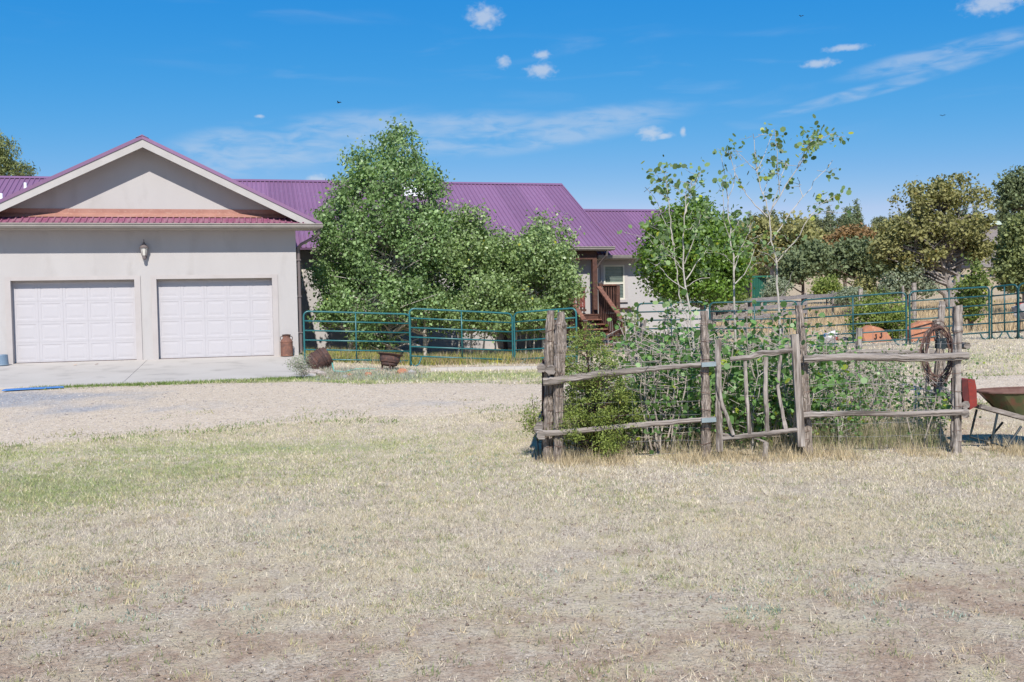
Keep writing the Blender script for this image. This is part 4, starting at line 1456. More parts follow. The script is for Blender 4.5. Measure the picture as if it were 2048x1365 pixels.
def wbp(x, y, z):
    """wheelbarrow axes: x along (0 at the tray's rear tip), y across, z up"""
    o = W(1957, 800, BYC)
    return (o[0] + x, BYC + y, z)


prof = [(0.0, .03), (.05, .17), (.16, .27), (.32, .32), (.52, .34), (.72, .33), (.90, .27), (1.0, .15), (1.02, .02)]
rim_z = lambda x: .70 + .015 * x
MBt, MBi = MB(), MB()
rimL, rimR, botL, botR = [], [], [], []
for x, w in prof:
    rimL.append(wbp(x, -w, rim_z(x))); rimR.append(wbp(x, w, rim_z(x)))
    xb = .20 + (x) * .58
    zb_ = .50 - .14 * math.sin(min(1, x / .75) * math.pi / 2)
    botL.append(wbp(xb, -w * .62, zb_)); botR.append(wbp(xb, w * .62, zb_))
n = len(prof)
for mbx, off in ((MBt, 0.0), (MBi, .012)):
    vs = [(q[0], q[1], q[2] + 0) for q in rimL] + [(q[0], q[1], q[2] + off) for q in botL] + [(q[0], q[1], q[2] + off) for q in botR] + [(q[0], q[1], q[2]) for q in rimR]
    if off:
        c = np.array(wbp(.5, 0, .6))
        vs = [tuple(np.array(q) + (c - np.array(q)) * .025) for q in vs]
    fs = []
    for r_ in range(3):
        for i in range(n - 1):
            fs.append((r_ * n + i, r_ * n + i + 1, (r_ + 1) * n + i + 1, (r_ + 1) * n + i))
    mbx.add(vs, fs)
tray = MBt.build('tray', MT['barrow'], wb)
MBi.build('tray_inside', MT['barrow_in'], tray)
MB().tube(rimL + rimR[::-1] + [rimL[0]], .014, 6).build('rim', MT['barrow_in'], tray)
for s in (-1, 1):
    MB().bar(wbp(-.12, s * .30, .56), wbp(1.16, s * .10, .19), .04, .05).build('handle', MT['wood_h'], wb)
    MB().tube([wbp(.10, s * .26, .46), wbp(.04, s * .27, .20), wbp(.02, s * .27, .12), wbp(.22, s * .25, .06), wbp(.40, s * .22, .30)], .014, 6).build('leg', MT['box_black'], wb)
    MB().bar(wbp(.22, s * .24, .06), wbp(.26, s * .24, -.0), .05, .03).build('foot', MT['wood_h'], wb)
whl = MB()
wc_ = wbp(1.16, 0, .19)
rotw = Matrix.Rotation(math.pi / 2, 3, 'X')
wl = MB().lathe([(.13, -.04), (.17, -.045), (.19, -.02), (.19, .02), (.17, .045), (.13, .04)], wc_, 22, rotw).build('wheel', MT['rubber'], wb)
MB().lathe([(.03, -.05), (.125, -.02), (.125, .02), (.03, .05)], wc_, 16, rotw).build('rim', MT['rust'], wl)

# ---------------------------------------------------------------- board fences, old posts and the green shed behind
def board_fence(label, A, B, rails, nposts, post_top, group=None, mat='board'):
    a, b = W(*A), W(*B)
    za, zb = Hs(a[0], a[1]), Hs(b[0], b[1])
    t = thing('board_fence', label, 'fence', (a[0], a[1], za))
    for i in range(nposts):
        f = i / max(1, nposts - 1)
        c = a + (b - a) * f
        g_ = Hs(c[0], c[1])
        log('post', t, [(c[0], c[1], g_ - .1), (c[0], c[1], g_ + post_top + R.uniform(-.05, .12))], [.07, .06], MT['wood'], 100 + i + int(abs(A[0])), n=7)
        if i < nposts - 1:
            d = a + (b - a) * ((i + 1) / (nposts - 1))
            for h in rails:
                j = R.uniform(-.04, .04)
                MB().bar((c[0], c[1] - .09, g_ + h + j), (d[0], d[1] - .09, Hs(d[0], d[1]) + h + R.uniform(-.04, .04)), .035, .15).build('board', MT[mat], t)
    return t


board_fence('grey weathered board fence crossing behind the corral panels', (1428, 620, 39), (1612, 620, 42), (.42, .80, 1.12), 5, 1.22)
board_fence('lighter plank fence end beside the house wing', (1424, 620, 33.5), (1492, 620, 34.2), (.35, .72, 1.05), 3, 1.15, mat='wood_h')
board_fence('low pole fence running up behind the yellow green bush', (1612, 620, 42), (1760, 612, 48), (.55, 1.05), 4, 1.25)
for i, (x, yt, Y, lb) in enumerate(((1721, 578, 36, 'thick old grey post stub behind the yellow green bush'), (1828, 566, 34, 'tall thin grey post left of the big juniper'), (1885, 603, 24.0, 'leaning pale post behind the wire coil'), (1806, 572, 36, 'slim grey post next to the tall thin post'))):
    b = W(x - (10 if x == 1885 else 0), 640, Y)
    g_ = Hs(b[0], b[1])
    t = thing('old_post', lb, 'post', (b[0], b[1], g_))
    log('post', t, [(b[0], b[1], g_ - .1), tuple(W(x, yt, Y))], [.085 if x != 1806 else .05, .075 if x != 1806 else .04], MT['wood'], 130 + i)

sh = thing('metal_shed', 'small dark green corrugated metal shed behind the round tree', 'shed', W(1480, 600, 50))
a, b = W(1436, 600, 50), W(1502, 600, 50)
zt, z0 = W(1502, 556, 50)[2], Hs(a[0], 50) - .3
z1 = z0
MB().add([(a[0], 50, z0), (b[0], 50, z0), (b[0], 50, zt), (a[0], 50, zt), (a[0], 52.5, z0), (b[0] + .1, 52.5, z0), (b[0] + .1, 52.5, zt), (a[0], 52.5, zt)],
         [(0, 1, 2, 3), (4, 7, 6, 5), (1, 5, 6, 2), (0, 3, 7, 4)]).build('shade_painted_front', MT['dark'], sh)  # closed body, the shade of the opening is painted on in black
c = W(1533, 600, 51)
sdm = MB()
nr = 9
for i in range(nr):
    f0, f1 = i / nr, (i + .5) / nr
    for f_a, f_b, o_ in ((f0, f1, 0), (f1, (i + 1) / nr, .03)):
        x0_, x1_ = b[0] + (c[0] - b[0]) * f_a, b[0] + (c[0] - b[0]) * f_b
        y0_, y1_ = 50 - .02 + f_a * 1.0, 50 - .02 + f_b * 1.0
        sdm.add([(x0_, y0_ - o_, z0), (x1_, y1_ - o_, z0), (x1_, y1_ - o_, zt + .02), (x0_, y0_ - o_, zt + .02), (x0_, y0_ + .1, z0), (x1_, y1_ + .1, z0), (x1_, y1_ + .1, zt + .02), (x0_, y0_ + .1, zt + .02)],
                [(0, 1, 2, 3), (7, 6, 5, 4), (3, 2, 6, 7), (0, 3, 7, 4), (1, 5, 6, 2)])
sdm.build('side_wall', MT['shed'], sh)
MB().bar((b[0], 49.95, z0), (b[0], 49.95, zt), .08, .08).build('corner_post', MT['rust'], sh)
MB().prism([(a[0] - .2, 49.6), (c[0] + .15, 50.6), (c[0] + .15, 53), (a[0] - .2, 53)], zt + .03, zt + .11, 'z').build('roof', MT['shed'], sh)

# ---------------------------------------------------------------- trees and shrubs
def leaf_arrays(rg, C, size, outward=None, shape='quad', upb=.25, wid=.75, droop=0.0):
    """one small face per centre; returns verts, faces"""
    n = len(C)
    nrm = rg.normal(size=(n, 3))
    nrm /= np.linalg.norm(nrm, axis=1)[:, None]
    if outward is not None:
        nrm = nrm + outward * .55
    nrm[:, 2] += upb
    nrm /= np.linalg.norm(nrm, axis=1)[:, None]
    t = rg.normal(size=(n, 3))
    t[:, 2] -= droop
    t -= nrm * (t * nrm).sum(1)[:, None]
    t /= np.linalg.norm(t, axis=1)[:, None]
    b = np.cross(nrm, t)
    s = size * (.55 + .95 * rg.uniform(0, 1, n) ** 1.4)[:, None]
    if shape == 'quad':
        P = [C - t * s * .5, C + b * s * .5 * wid + t * s * .05, C + t * s * .55, C - b * s * .5 * wid + t * s * .05]
    elif shape == 'round':
        P = [C + (t * math.cos(a) + b * math.sin(a) * .95) * s * .5 for a in np.linspace(0, 2 * math.pi, 7)[:-1]]
    k = len(P)
    V = np.stack(P, 1).reshape(-1, 3)
    F = np.arange(n * k).reshape(n, k)
    return V, F


def leaf_object(name, parent, V, F, tint, mat, origin=(0, 0, 0)):
    me = bpy.data.meshes.new(name)
    fast_mesh(me, V - np.array(origin), F)
    a = me.attributes.new('tint', 'FLOAT', 'FACE')
    a.data.foreach_set('value', tint.astype(np.float32))
    me.materials.append(mat)
    return link(name, me, parent)


def n3(P, s, seed):
    return np.array([mnoise.noise(Vector((p[0] * s + seed, p[1] * s, p[2] * s))) for p in P])


def crown_points(rg, ells, nclus, per, spread, shell=.5, gap=-.15, gs=1.1, seed=1.0):
    """ells: (centre, radii) in metres; returns leaf centres, outward directions and a value for each clump"""
    E = [(np.array(c, float), np.array(r, float)) for c, r in ells]
    wts = np.array([np.prod(r) ** (2 / 3) for c, r in E])
    wts /= wts.sum()
    pick = rg.choice(len(E), nclus * 2, p=wts)
    d = rg.normal(size=(nclus * 2, 3))
    d /= np.linalg.norm(d, axis=1)[:, None]
    rad = shell + (1 - shell) * rg.uniform(0, 1, nclus * 2) ** .5
    rad *= 1 + .10 * rg.normal(size=nclus * 2).clip(-2, 2)
    cen = np.array([E[i][0] for i in pick]) + d * rad[:, None] * np.array([E[i][1] for i in pick])
    keep = n3(cen, gs, seed) > gap
    cen, d = cen[keep][:nclus], d[keep][:nclus]
    n = len(cen)
    val = rg.uniform(0, 1, n)
    L = np.repeat(cen, per, 0) + rg.normal(size=(n * per, 3)) * spread * np.array([1, 1, .8])
    O = np.repeat(d, per, 0)
    tint = np.clip(np.repeat(val, per) * .55 + rg.uniform(0, 1, n * per) * .45, 0, 1)
    return cen, L, O, tint


def limbs(rg, base, trunk, targets, r0, r1, nb=40, thin=.012, sag=.1):
    """trunk tube along points and branches from it to some of the leaf clumps"""
    m = MB()
    T = [Vector(p) for p in trunk]
    rr = list(np.linspace(r0, r1, len(T)))
    m.tube(T, rr, 9)
    Tn = np.array([tuple(t) for t in T])
    idx = rg.choice(len(targets), min(nb, len(targets)), replace=False)
    for i in idx:
        q = targets[i]
        # leave the trunk somewhat below the clump
        below = [k for k in range(len(Tn)) if Tn[k][2] < q[2] - .25 * np.linalg.norm(Tn[k][:2] - q[:2])]
        k = below[-1] if below else 0
        k = max(0, min(k, len(Tn) - 1))
        p = Tn[k]
        mid = p + (q - p) * .5 + np.array([rg.normal() * sag, rg.normal() * sag, rg.uniform(0, sag)])
        rb_ = min(rr[k] * .55, thin * 2.4)
        m.tube([p, p + (mid - p) * .5 + rg.normal(size=3) * .03, mid, q], [rb_, rb_ * .8, rb_ * .55, thin * .35], 5, cap=False)
    return m


def px_ells(lst, Y, depth):
    out = []
    for e in lst:
        cx, cy, rx, ry = e[:4]
        dy = e[4] if len(e) > 4 else 0.0
        k = Y / FPX
        c = W(cx, cy, Y) + np.array([0, dy, 0])
        out.append((c, (rx * k, min(depth, (rx * k + .3)), ry * k)))
    return out


def px_tree(name, label, cat, Y, lst, depth, leaf, size, nclus, per, spread, trunks, bark, r0, r1, seed, shell=.5, gap=-.15, gs=1.1, shape='quad', group=None, nb=45, thin=.012, upb=.25, wid=.75, droop=0.0):
    rg = np.random.default_rng(seed)
    b = W(trunks[0][0][0], trunks[0][0][1], Y)
    base = np.array([b[0], b[1], Hs(b[0], b[1])])
    t = thing(name, label, cat, base, group=group)
    cen, L, O, tint = crown_points(rg, px_ells(lst, Y, depth), nclus, per, spread, shell, gap, gs, seed * 1.37)
    V, F = leaf_arrays(rg, L, size, O, shape, upb, wid, droop)
    for ti, tr in enumerate(trunks):
        pts = [W(x, y, Y + (q[0] if q else 0)) for x, y, *q in tr]
        pts[0] = np.array([pts[0][0], pts[0][1], Hs(pts[0][0], pts[0][1]) - .1])
        dense = []
        for a, c in zip(pts[:-1], pts[1:]):
            for f_ in np.linspace(0, 1, 4)[:-1]:
                dense.append(a + (c - a) * f_)
        dense.append(pts[-1])
        m = limbs(rg, base, dense, cen, r0 * (1 if ti == 0 else .8), r1, nb if ti == 0 else nb // 3, thin)
        m.build('trunk', bark, t, origin=base)
    leaf_object('crown', t, V, F, tint, leaf, base)
    return t


# the tall aspen and the two lower clumps before the house
px_tree('aspen_tree', 'tall bushy aspen with white stems before the house, the tallest tree', 'tree', 29.3,
        [(800, 308, 46, 50), (742, 318, 52, 34), (795, 372, 92, 55), (735, 395, 70, 50), (765, 440, 128, 60), (862, 405, 36, 56), (690, 455, 60, 45), (850, 470, 70, 60), (700, 520, 78, 60), (800, 530, 115, 75),
         (676, 570, 54, 46), (760, 610, 110, 52), (860, 590, 80, 70), (676, 626, 46, 28), (648, 545, 26, 28), (740, 665, 60, 30)], 1.7,
        MT['l_aspen'], .088, 3500, 16, .145, [[(775, 725), (782, 640), (790, 560), (788, 470), (795, 390), (800, 320)], [(700, 720), (705, 640), (715, 540), (730, 430), (745, 340)], [(850, 725), (850, 640), (845, 540), (850, 440)], [(735, 722), (740, 650), (760, 560)]],
        MT['aspen_bark'], .085, .02, 21, gap=-.04, gs=1.3, nb=220, thin=.016)
px_tree('aspen_clump', 'middle aspen clump with yellowish top between tall aspen and porch', 'tree', 29.0,
        [(945, 440, 28, 34), (930, 500, 60, 55), (985, 505, 40, 45), (960, 570, 80, 65), (920, 620, 60, 40), (990, 625, 60, 45), (1000, 560, 45, 55)], 1.4,
        MT['l_aspen2'], .08, 2000, 16, .15, [[(940, 722), (945, 640), (945, 540), (945, 440)], [(915, 720), (922, 640), (920, 540)], [(965, 722), (972, 640), (982, 540)], [(990, 722), (993, 640), (990, 560)]],
        MT['aspen_bark'], .038, .012, 22, gap=-.08, gs=1.5, nb=60)
px_tree('aspen_thicket', 'right aspen clump with many thin white stems beside the porch stairs', 'tree', 29.2,
        [(1096, 455, 30, 32), (1075, 510, 60, 48), (1125, 500, 30, 45), (1105, 560, 62, 60), (1055, 585, 60, 60), (1040, 540, 35, 40), (1130, 570, 32, 40), (1075, 630, 60, 32)], 1.4,
        MT['l_aspen2'], .08, 2000, 16, .15, [[(1085, 722), (1088, 640), (1090, 540), (1095, 450)], [(1050, 722), (1055, 640), (1052, 560)], [(1105, 722), (1110, 640), (1118, 540)], [(1030, 722), (1034, 650), (1040, 580)], [(1066, 722), (1070, 650), (1072, 560)]],
        MT['aspen_bark'], .036, .012, 23, gap=-.08, gs=1.5, nb=60)
# round glossy tree at the wing
px_tree('round_tree', 'dense round yellow green tree hiding the end of the house wing', 'tree', 29.4,
        [(1385, 440, 45, 36), (1345, 470, 50, 45), (1420, 480, 48, 50), (1380, 505, 90, 65), (1320, 515, 42, 45), (1330, 550, 52, 34), (1430, 545, 55, 45), (1460, 520, 30, 45), (1395, 575, 80, 32), (1465, 565, 25, 25)], 1.9,
        MT['l_round'], .095, 2300, 14, .16, [[(1412, 690), (1408, 640), (1398, 570), (1388, 500), (1385, 440)], [(1412, 690), (1425, 620), (1440, 560)]], MT['juniper_bark'], .09, .02, 24, gap=-.16, gs=1.7, nb=90)

# young aspens standing in the garden, leafless below
def px_young(label, Y, stems, leaf_n, seed, group='young aspens growing in the garden plot', r0=.020, lsize=.064):
    rg = np.random.default_rng(seed)
    x0, y0 = stems[0][0][0], stems[0][0][1]
    b = W(x0, y0, Y)
    base = np.array([b[0], b[1], Hs(b[0], b[1])])
    t = thing('young_aspen', label, 'tree', base, group=group)
    C = []
    m = MB()
    for si, st in enumerate(stems):
        dy = 0 if si == 0 else rg.uniform(-.35, .35)
        pts = []
        for i, (x, y) in enumerate(st):
            f = i / (len(st) - 1)
            pts.append(W(x, y, Y + (dy * f if si else 0)))
        if si == 0:
            pts[0] = np.array([pts[0][0], pts[0][1], Hs(pts[0][0], pts[0][1]) - .05])
        ra = r0 if si == 0 else r0 * (.45 if len(st) > 3 else .30)
        P, rr = [], []
        for i in range(len(pts) - 1):
            for f in np.linspace(0, 1, 4)[:-1]:
                P.append(pts[i] + (pts[i + 1] - pts[i]) * f)
        P.append(pts[-1])
        for i in range(len(P)):
            rr.append(max(.004, ra * (1 - .85 * i / (len(P) - 1))))
            if 0 < i < len(P) - 1:
                P[i] = P[i] + rg.normal(size=3) * .008
        m.tube(P, rr, 7, cap=False)
        n = leaf_n[si]
        # leaves hang in bunches along the outer part of the shoot
        Pn = np.array(P)
        nb = max(1, n // 8) if n else 0
        for _ in range(nb):
            f = rg.uniform(.45, 1.0) if si else rg.uniform(.72, 1.0)
            q = Pn[min(len(Pn) - 1, int(f * (len(Pn) - 1) + .5))] + rg.normal(size=3) * .05
            e = q + np.array([rg.normal() * .11, rg.normal() * .11, rg.uniform(-.04, .13)])
            m.tube([q, (q + e) / 2 + rg.normal(size=3) * .01, e], [.004, .003, .002], 4, cap=False)
            for _k in range(rg.integers(5, 9)):
                C.append(e + rg.normal(size=3) * .065)
    m.build('trunk', MT['aspen_bark'], t, origin=base)
    C = np.array(C)
    V, F = leaf_arrays(rg, C, lsize, None, 'round', .1, 1.0, .5)
    leaf_object('crown', t, V, F, rg.uniform(0, 1, len(C)), MT['l_young'], base)
    return t


px_young('young aspen with forked white stems in front of the round tree, leftmost of three', 14.0,
         [[(1402, 880), (1393, 760), (1384, 640), (1371, 574), (1366, 528), (1368, 454), (1371, 400), (1373, 372)],
          [(1380, 650), (1358, 589), (1354, 543), (1346, 491), (1341, 457), (1323, 435), (1314, 405), (1303, 388), (1290, 375)], [(1346, 491), (1340, 440), (1336, 395), (1331, 350), (1318, 330)],
          [(1369, 528), (1385, 490), (1395, 455), (1402, 430)], [(1366, 540), (1350, 520), (1340, 500)], [(1372, 560), (1388, 530), (1410, 505), (1425, 480)], [(1372, 580), (1345, 560), (1315, 530), (1300, 525)],
          [(1371, 460), (1388, 455), (1410, 440)], [(1369, 430), (1378, 405), (1382, 375), (1383, 362)], [(1371, 400), (1385, 375), (1400, 345)], [(1350, 520), (1320, 500), (1300, 480)], [(1366, 520), (1340, 505), (1318, 478)], [(1378, 610), (1362, 602), (1352, 618)], [(1371, 574), (1395, 560), (1420, 556)]],
         [70, 70, 84, 56, 35, 42, 35, 42, 56, 28, 28, 35, 28, 35], 31)
px_young('slim young aspen with a single straight stem, middle of three', 14.2,
         [[(1474, 880), (1471, 760), (1469, 640), (1468, 543), (1463, 497), (1458, 435), (1455, 398), (1454, 371)], [(1470, 568), (1490, 548), (1504, 515), (1510, 495)], [(1466, 528), (1455, 518), (1445, 506)],
          [(1468, 543), (1480, 500), (1496, 470), (1506, 445)], [(1460, 470), (1472, 455), (1478, 440)], [(1460, 478), (1450, 455), (1446, 430), (1446, 350)], [(1456, 400), (1466, 372), (1470, 330)], [(1466, 520), (1490, 500), (1502, 485)], [(1455, 398), (1449, 345), (1440, 300)]],
         [14, 49, 28, 56, 35, 14, 7, 42, 0], 32)
px_young('tallest young aspen with wide forked bare branches, rightmost of three', 13.8,
         [[(1568, 880), (1562, 760), (1558, 640), (1555, 589), (1552, 528), (1543, 481), (1540, 435), (1526, 389), (1514, 343), (1508, 305)],
          [(1540, 426), (1560, 389), (1594, 337), (1609, 303), (1620, 285), (1631, 278)], [(1535, 435), (1511, 411), (1486, 380), (1465, 337), (1461, 306)], [(1545, 481), (1569, 445), (1606, 395), (1628, 365), (1665, 321)],
          [(1551, 528), (1588, 485), (1618, 435), (1640, 410), (1671, 392)], [(1563, 592), (1578, 568), (1585, 543)], [(1514, 343), (1533, 295), (1546, 268)], [(1514, 343), (1490, 320), (1472, 300)], [(1560, 389), (1555, 330), (1550, 262)],
          [(1606, 395), (1600, 370), (1595, 355)], [(1594, 337), (1612, 312), (1618, 285), (1622, 272)], [(1609, 303), (1645, 278), (1664, 268)], [(1526, 389), (1535, 360), (1545, 340)], [(1618, 435), (1645, 425), (1690, 425)], [(1486, 380), (1472, 350), (1466, 370)],
          [(1543, 481), (1530, 500), (1520, 478)], [(1552, 528), (1535, 510), (1515, 500)], [(1540, 430), (1562, 350), (1578, 320)], [(1514, 343), (1508, 280), (1506, 268)], [(1551, 520), (1575, 500), (1590, 480)]],
         [42, 63, 28, 21, 63, 0, 21, 28, 21, 21, 42, 42, 35, 28, 14, 21, 35, 49, 28, 28], 33)

# suckers and brush in the garden: five patterns, copied
def sucker(seed, h, nl, leaf, size=.056):
    rg = np.random.default_rng(seed)
    t = thing('aspen_sucker', None, None, (0, 0, -50), local=True)
    m = MB()
    C = []
    for s in range(rg.integers(2, 4)):
        a = rg.uniform(0, 6.28)
        lean = rg.uniform(.05, .25)
        hh = h * rg.uniform(.7, 1.1)
        P = [np.array([math.cos(a) * .06, math.sin(a) * .06, -.05])]
        for k in range(1, 7):
            P.append(P[-1] + np.array([math.cos(a) * lean * hh / 6 + rg.normal() * .02, math.sin(a) * lean * hh / 6 + rg.normal() * .02, hh / 6]))
        m.tube(P, np.linspace(.012, .003, 7), 5, cap=False)
        for k in range(2, 7):
            for _ in range(rg.integers(1, 4)):
                q = P[k] + (P[k - 1] - P[k]) * rg.uniform(0, 1)
                e = q + np.array([rg.normal() * .16, rg.normal() * .16, rg.uniform(.0, .16)])
                m.tube([q, e], [.005, .002], 4, cap=False)
                for _k in range(max(1, nl // 30)):
                    C.append(e + rg.normal(size=3) * .085)
    m.build('stem', MT['twig'] if seed % 2 else MT['aspen_bark'], t)
    if C:
        C = np.array(C)
        V, F = leaf_arrays(rg, C, size, None, 'round', .3, 1.0, .3)
        leaf_object('leaves', t, V, F, rg.uniform(0, 1, len(C)), leaf)
    return t


protos = [sucker(100 + i, h, nl, MT['l_suck']) for i, (h, nl) in enumerate(((1.0, 210), (1.3, 200), (.75, 240), (1.15, 90), (.9, 240)))]
bare = sucker(121, 1.1, 0, MT['l_suck'], .05)
rg = np.random.default_rng(55)
LBL = 'leafy aspen sucker in the thicket inside the garden fence'
used = set()
spots = []
for i in range(64):
    x = rg.uniform(1150, 1900)
    spots.append((x, rg.uniform(12.1, 15.9)))
for i in range(26):
    spots.append((rg.uniform(1240, 1660), rg.uniform(12.0, 13.6)))
for i, (x, Y) in enumerate(spots):
    k = int(rg.integers(0, 5))
    if x > 1690 and Y < 13 and rg.uniform() < .6:
        k = 2
    o = protos[k] if k not in used else copy_tree(protos[k])
    used.add(k)
    p = W(x, 700, Y)
    o.location = (p[0], p[1], Hs(p[0], p[1]))
    o.rotation_euler = (0, 0, rg.uniform(0, 6.28))
    s = rg.uniform(.85, 1.1) * (rg.uniform(.62, .85) if x > 1650 or x < 1275 else rg.uniform(1.0, 1.4))
    o.scale = (s, s, s)
    tag(o, LBL, 'sapling', 'aspen suckers in the garden thicket')
for i in range(60):
    o = bare if i == 0 else copy_tree(bare)
    x = rg.uniform(1160, 1880)
    p = W(x, 700, rg.uniform(11.95, 15.6))
    o.location = (p[0], p[1], Hs(p[0], p[1]))
    o.rotation_euler = (0, 0, rg.uniform(0, 6.28))
    s = rg.uniform(.7, 1.4) * (.7 if x > 1640 else 1.0)
    o.scale = (s, s, s)
    o.name = 'bare_stem'
    tag(o, 'leafless grey dead sapling in the garden thicket', 'sapling', 'dead stems in the garden thicket')

# cedar bush at the garden's left corner
px_tree('cedar_bush', 'yellow green cedar bush growing through the left end of the garden fence', 'bush', 11.95,
        [(1170, 690, 38, 40), (1155, 755, 45, 50), (1200, 730, 40, 45), (1175, 810, 70, 60), (1215, 800, 60, 60), (1150, 850, 55, 45), (1215, 860, 60, 45), (1185, 890, 50, 30), (1250, 830, 40, 40)], .6,
        MT['l_cedar'], .032, 1700, 15, .036, [[(1190, 920), (1188, 860), (1182, 780), (1172, 690)], [(1190, 920), (1215, 840), (1235, 790)]], MT['rust_dark'], .022, .008, 41, gap=.02, gs=4.0, nb=160, thin=.006, wid=.4, shell=.3, upb=.5)
px_tree('cedar_shoot', 'small cedar shoot poking out left of the fence corner', 'bush', 11.9, [(1064, 820, 10, 26), (1055, 845, 14, 14), (1072, 850, 14, 22)], .2, MT['l_cedar'], .026, 70, 12, .035,
        [[(1078, 905), (1074, 860), (1064, 800)]], MT['rust_dark'], .008, .003, 42, gap=-.5, nb=20, thin=.003, wid=.5)
px_tree('currant_bush', 'loose grey green leafy bush between the porch stairs and the garden', 'bush', 16.9,
        [(1262, 640, 18, 26), (1275, 680, 35, 20), (1300, 690, 30, 20)], .6, MT['l_weed'], .055, 130, 9, .08, [[(1268, 745), (1268, 690), (1262, 630)], [(1290, 745), (1292, 690)]], MT['twig'], .014, .004, 43, gap=-.2, nb=60, thin=.005, shell=.2)

# junipers, pines and shrubs behind the corral
px_tree('juniper_tree', 'big olive juniper with a forked pale trunk behind the corral panels', 'tree', 45,
        [(1905, 385, 55, 32), (1850, 405, 60, 38), (1935, 420, 48, 40), (1880, 440, 90, 50), (1800, 470, 45, 45), (1830, 500, 60, 45), (1950, 470, 40, 50), (1915, 480, 60, 35), (1775, 505, 32, 30), (1962, 510, 26, 26), (1815, 530, 36, 16)], 2.0,
        MT['l_juniper'], .14, 1700, 14, .15, [[(1906, 640), (1905, 590), (1888, 540), (1880, 480), (1878, 420)], [(1906, 640), (1890, 588), (1858, 565), (1825, 548)], [(1906, 600), (1915, 550), (1922, 490), (1915, 430)], [(1905, 600), (1895, 540), (1905, 470)]],
        MT['juniper_bark'], .22, .05, 51, gap=.03, gs=1.1, nb=150, thin=.03, shell=.35)
px_tree('juniper_tree', 'dense dark juniper cut off by the right picture edge', 'tree', 41,
        [(2034, 480, 24, 38), (2066, 460, 36, 36), (2016, 530, 24, 34), (2060, 525, 56, 50), (2034, 560, 30, 20)], 2.0, MT['l_pine'], .14, 900, 14, .17, [[(2052, 620), (2050, 560), (2045, 480)]], MT['juniper_bark'], .16, .04, 52, gap=-.25, gs=.8, nb=60, thin=.03)
px_tree('sapling_tree', 'narrow green sapling standing before the pale grass right of the juniper trunk', 'tree', 31,
        [(1945, 540, 15, 22), (1940, 575, 26, 20), (1952, 560, 20, 18), (1942, 600, 26, 16), (1940, 625, 16, 14)], .6, MT['l_weed'], .10, 190, 12, .10, [[(1942, 655), (1942, 600), (1945, 530)]], MT['pine_bark'], .09, .02, 53, gap=-.3, nb=40, thin=.012)
px_tree('juniper_bush', 'yellow green juniper bush behind the corral panel and letter stone', 'bush', 28.8,
        [(1770, 620, 40, 32), (1735, 640, 35, 30), (1790, 650, 30, 30), (1750, 665, 45, 22), (1720, 615, 14, 14)], .9, MT['l_cedar'], .07, 650, 12, .10, [[(1765, 690), (1765, 650), (1768, 610)]], MT['pine_bark'], .04, .012, 54, gap=-.2, gs=1.6, nb=60, thin=.010)
px_tree('dark_pinon', 'dark green pinon tree with spreading crown left of the big juniper', 'tree', 62,
        [(1710, 505, 50, 22), (1690, 530, 42, 22), (1740, 530, 40, 25), (1672, 540, 20, 14)], 2.6, MT['l_dark'], .2, 700, 14, .24, [[(1715, 600), (1712, 560), (1712, 510)], [(1738, 600), (1736, 560)], [(1752, 598), (1750, 555)]], MT['pine_bark'], .14, .05, 55, gap=-.25, gs=.6, nb=40, thin=.03)
px_tree('brown_juniper', 'rusty brown juniper behind the dark pinon', 'tree', 78,
        [(1700, 480, 42, 22), (1735, 482, 34, 18), (1665, 500, 28, 22), (1650, 525, 20, 18)], 2.6, MT['l_brown'], .22, 600, 13, .26, [[(1690, 580), (1690, 530), (1695, 480)]], MT['pine_bark'], .16, .05, 56, gap=-.25, gs=.6, nb=30, thin=.03)
px_tree('brown_juniper', 'broad olive brown juniper right behind the tallest young aspen', 'tree', 66,
        [(1560, 460, 50, 30), (1520, 465, 34, 30), (1595, 480, 36, 28), (1550, 500, 55, 30), (1500, 490, 22, 30), (1610, 500, 25, 22)], 2.6, MT['l_juniper'], .21, 700, 13, .26, [[(1545, 600), (1545, 540), (1550, 470)]], MT['juniper_bark'], .24, .06, 57, gap=-.25, gs=.6, nb=40, thin=.03)
px_tree('dark_pinon', 'dark grey green pinon above the pale slope between sheds and brown juniper', 'tree', 58,
        [(1600, 530, 34, 26), (1625, 510, 26, 24), (1582, 550, 22, 18)], 2.0, MT['l_dark'], .18, 500, 13, .22, [[(1606, 610), (1606, 570), (1605, 520)]], MT['pine_bark'], .12, .04, 58, gap=-.25, gs=.6, nb=40, thin=.03)
px_tree('round_shrub', 'low round yellow green shrub on the pale slope under the pinons', 'bush', 47, [(1653, 570, 22, 16), (1640, 580, 16, 12), (1668, 580, 14, 12)], 1.0, MT['l_cedar'], .09, 260, 12, .12, [[(1653, 612), (1653, 580)]], MT['pine_bark'], .04, .02, 59, gap=-.4, nb=20)
px_tree('blue_juniper', 'grey blue young juniper left of the tall thin post', 'bush', 45, [(1820, 550, 26, 26), (1795, 565, 24, 22), (1845, 575, 24, 18), (1780, 580, 18, 14)], 1.3, MT['l_sage'], .11, 420, 12, .14, [[(1815, 625), (1815, 570)]], MT['pine_bark'], .06, .02, 60, gap=-.35, nb=30)
px_tree('olive_shrub', 'upright olive shrub between the round shrub and thin post', 'bush', 46, [(1728, 568, 16, 18), (1735, 585, 18, 12)], 1.0, MT['l_juniper'], .10, 200, 12, .12, [[(1730, 618), (1730, 580)]], MT['pine_bark'], .05, .02, 61, gap=-.4, nb=20)
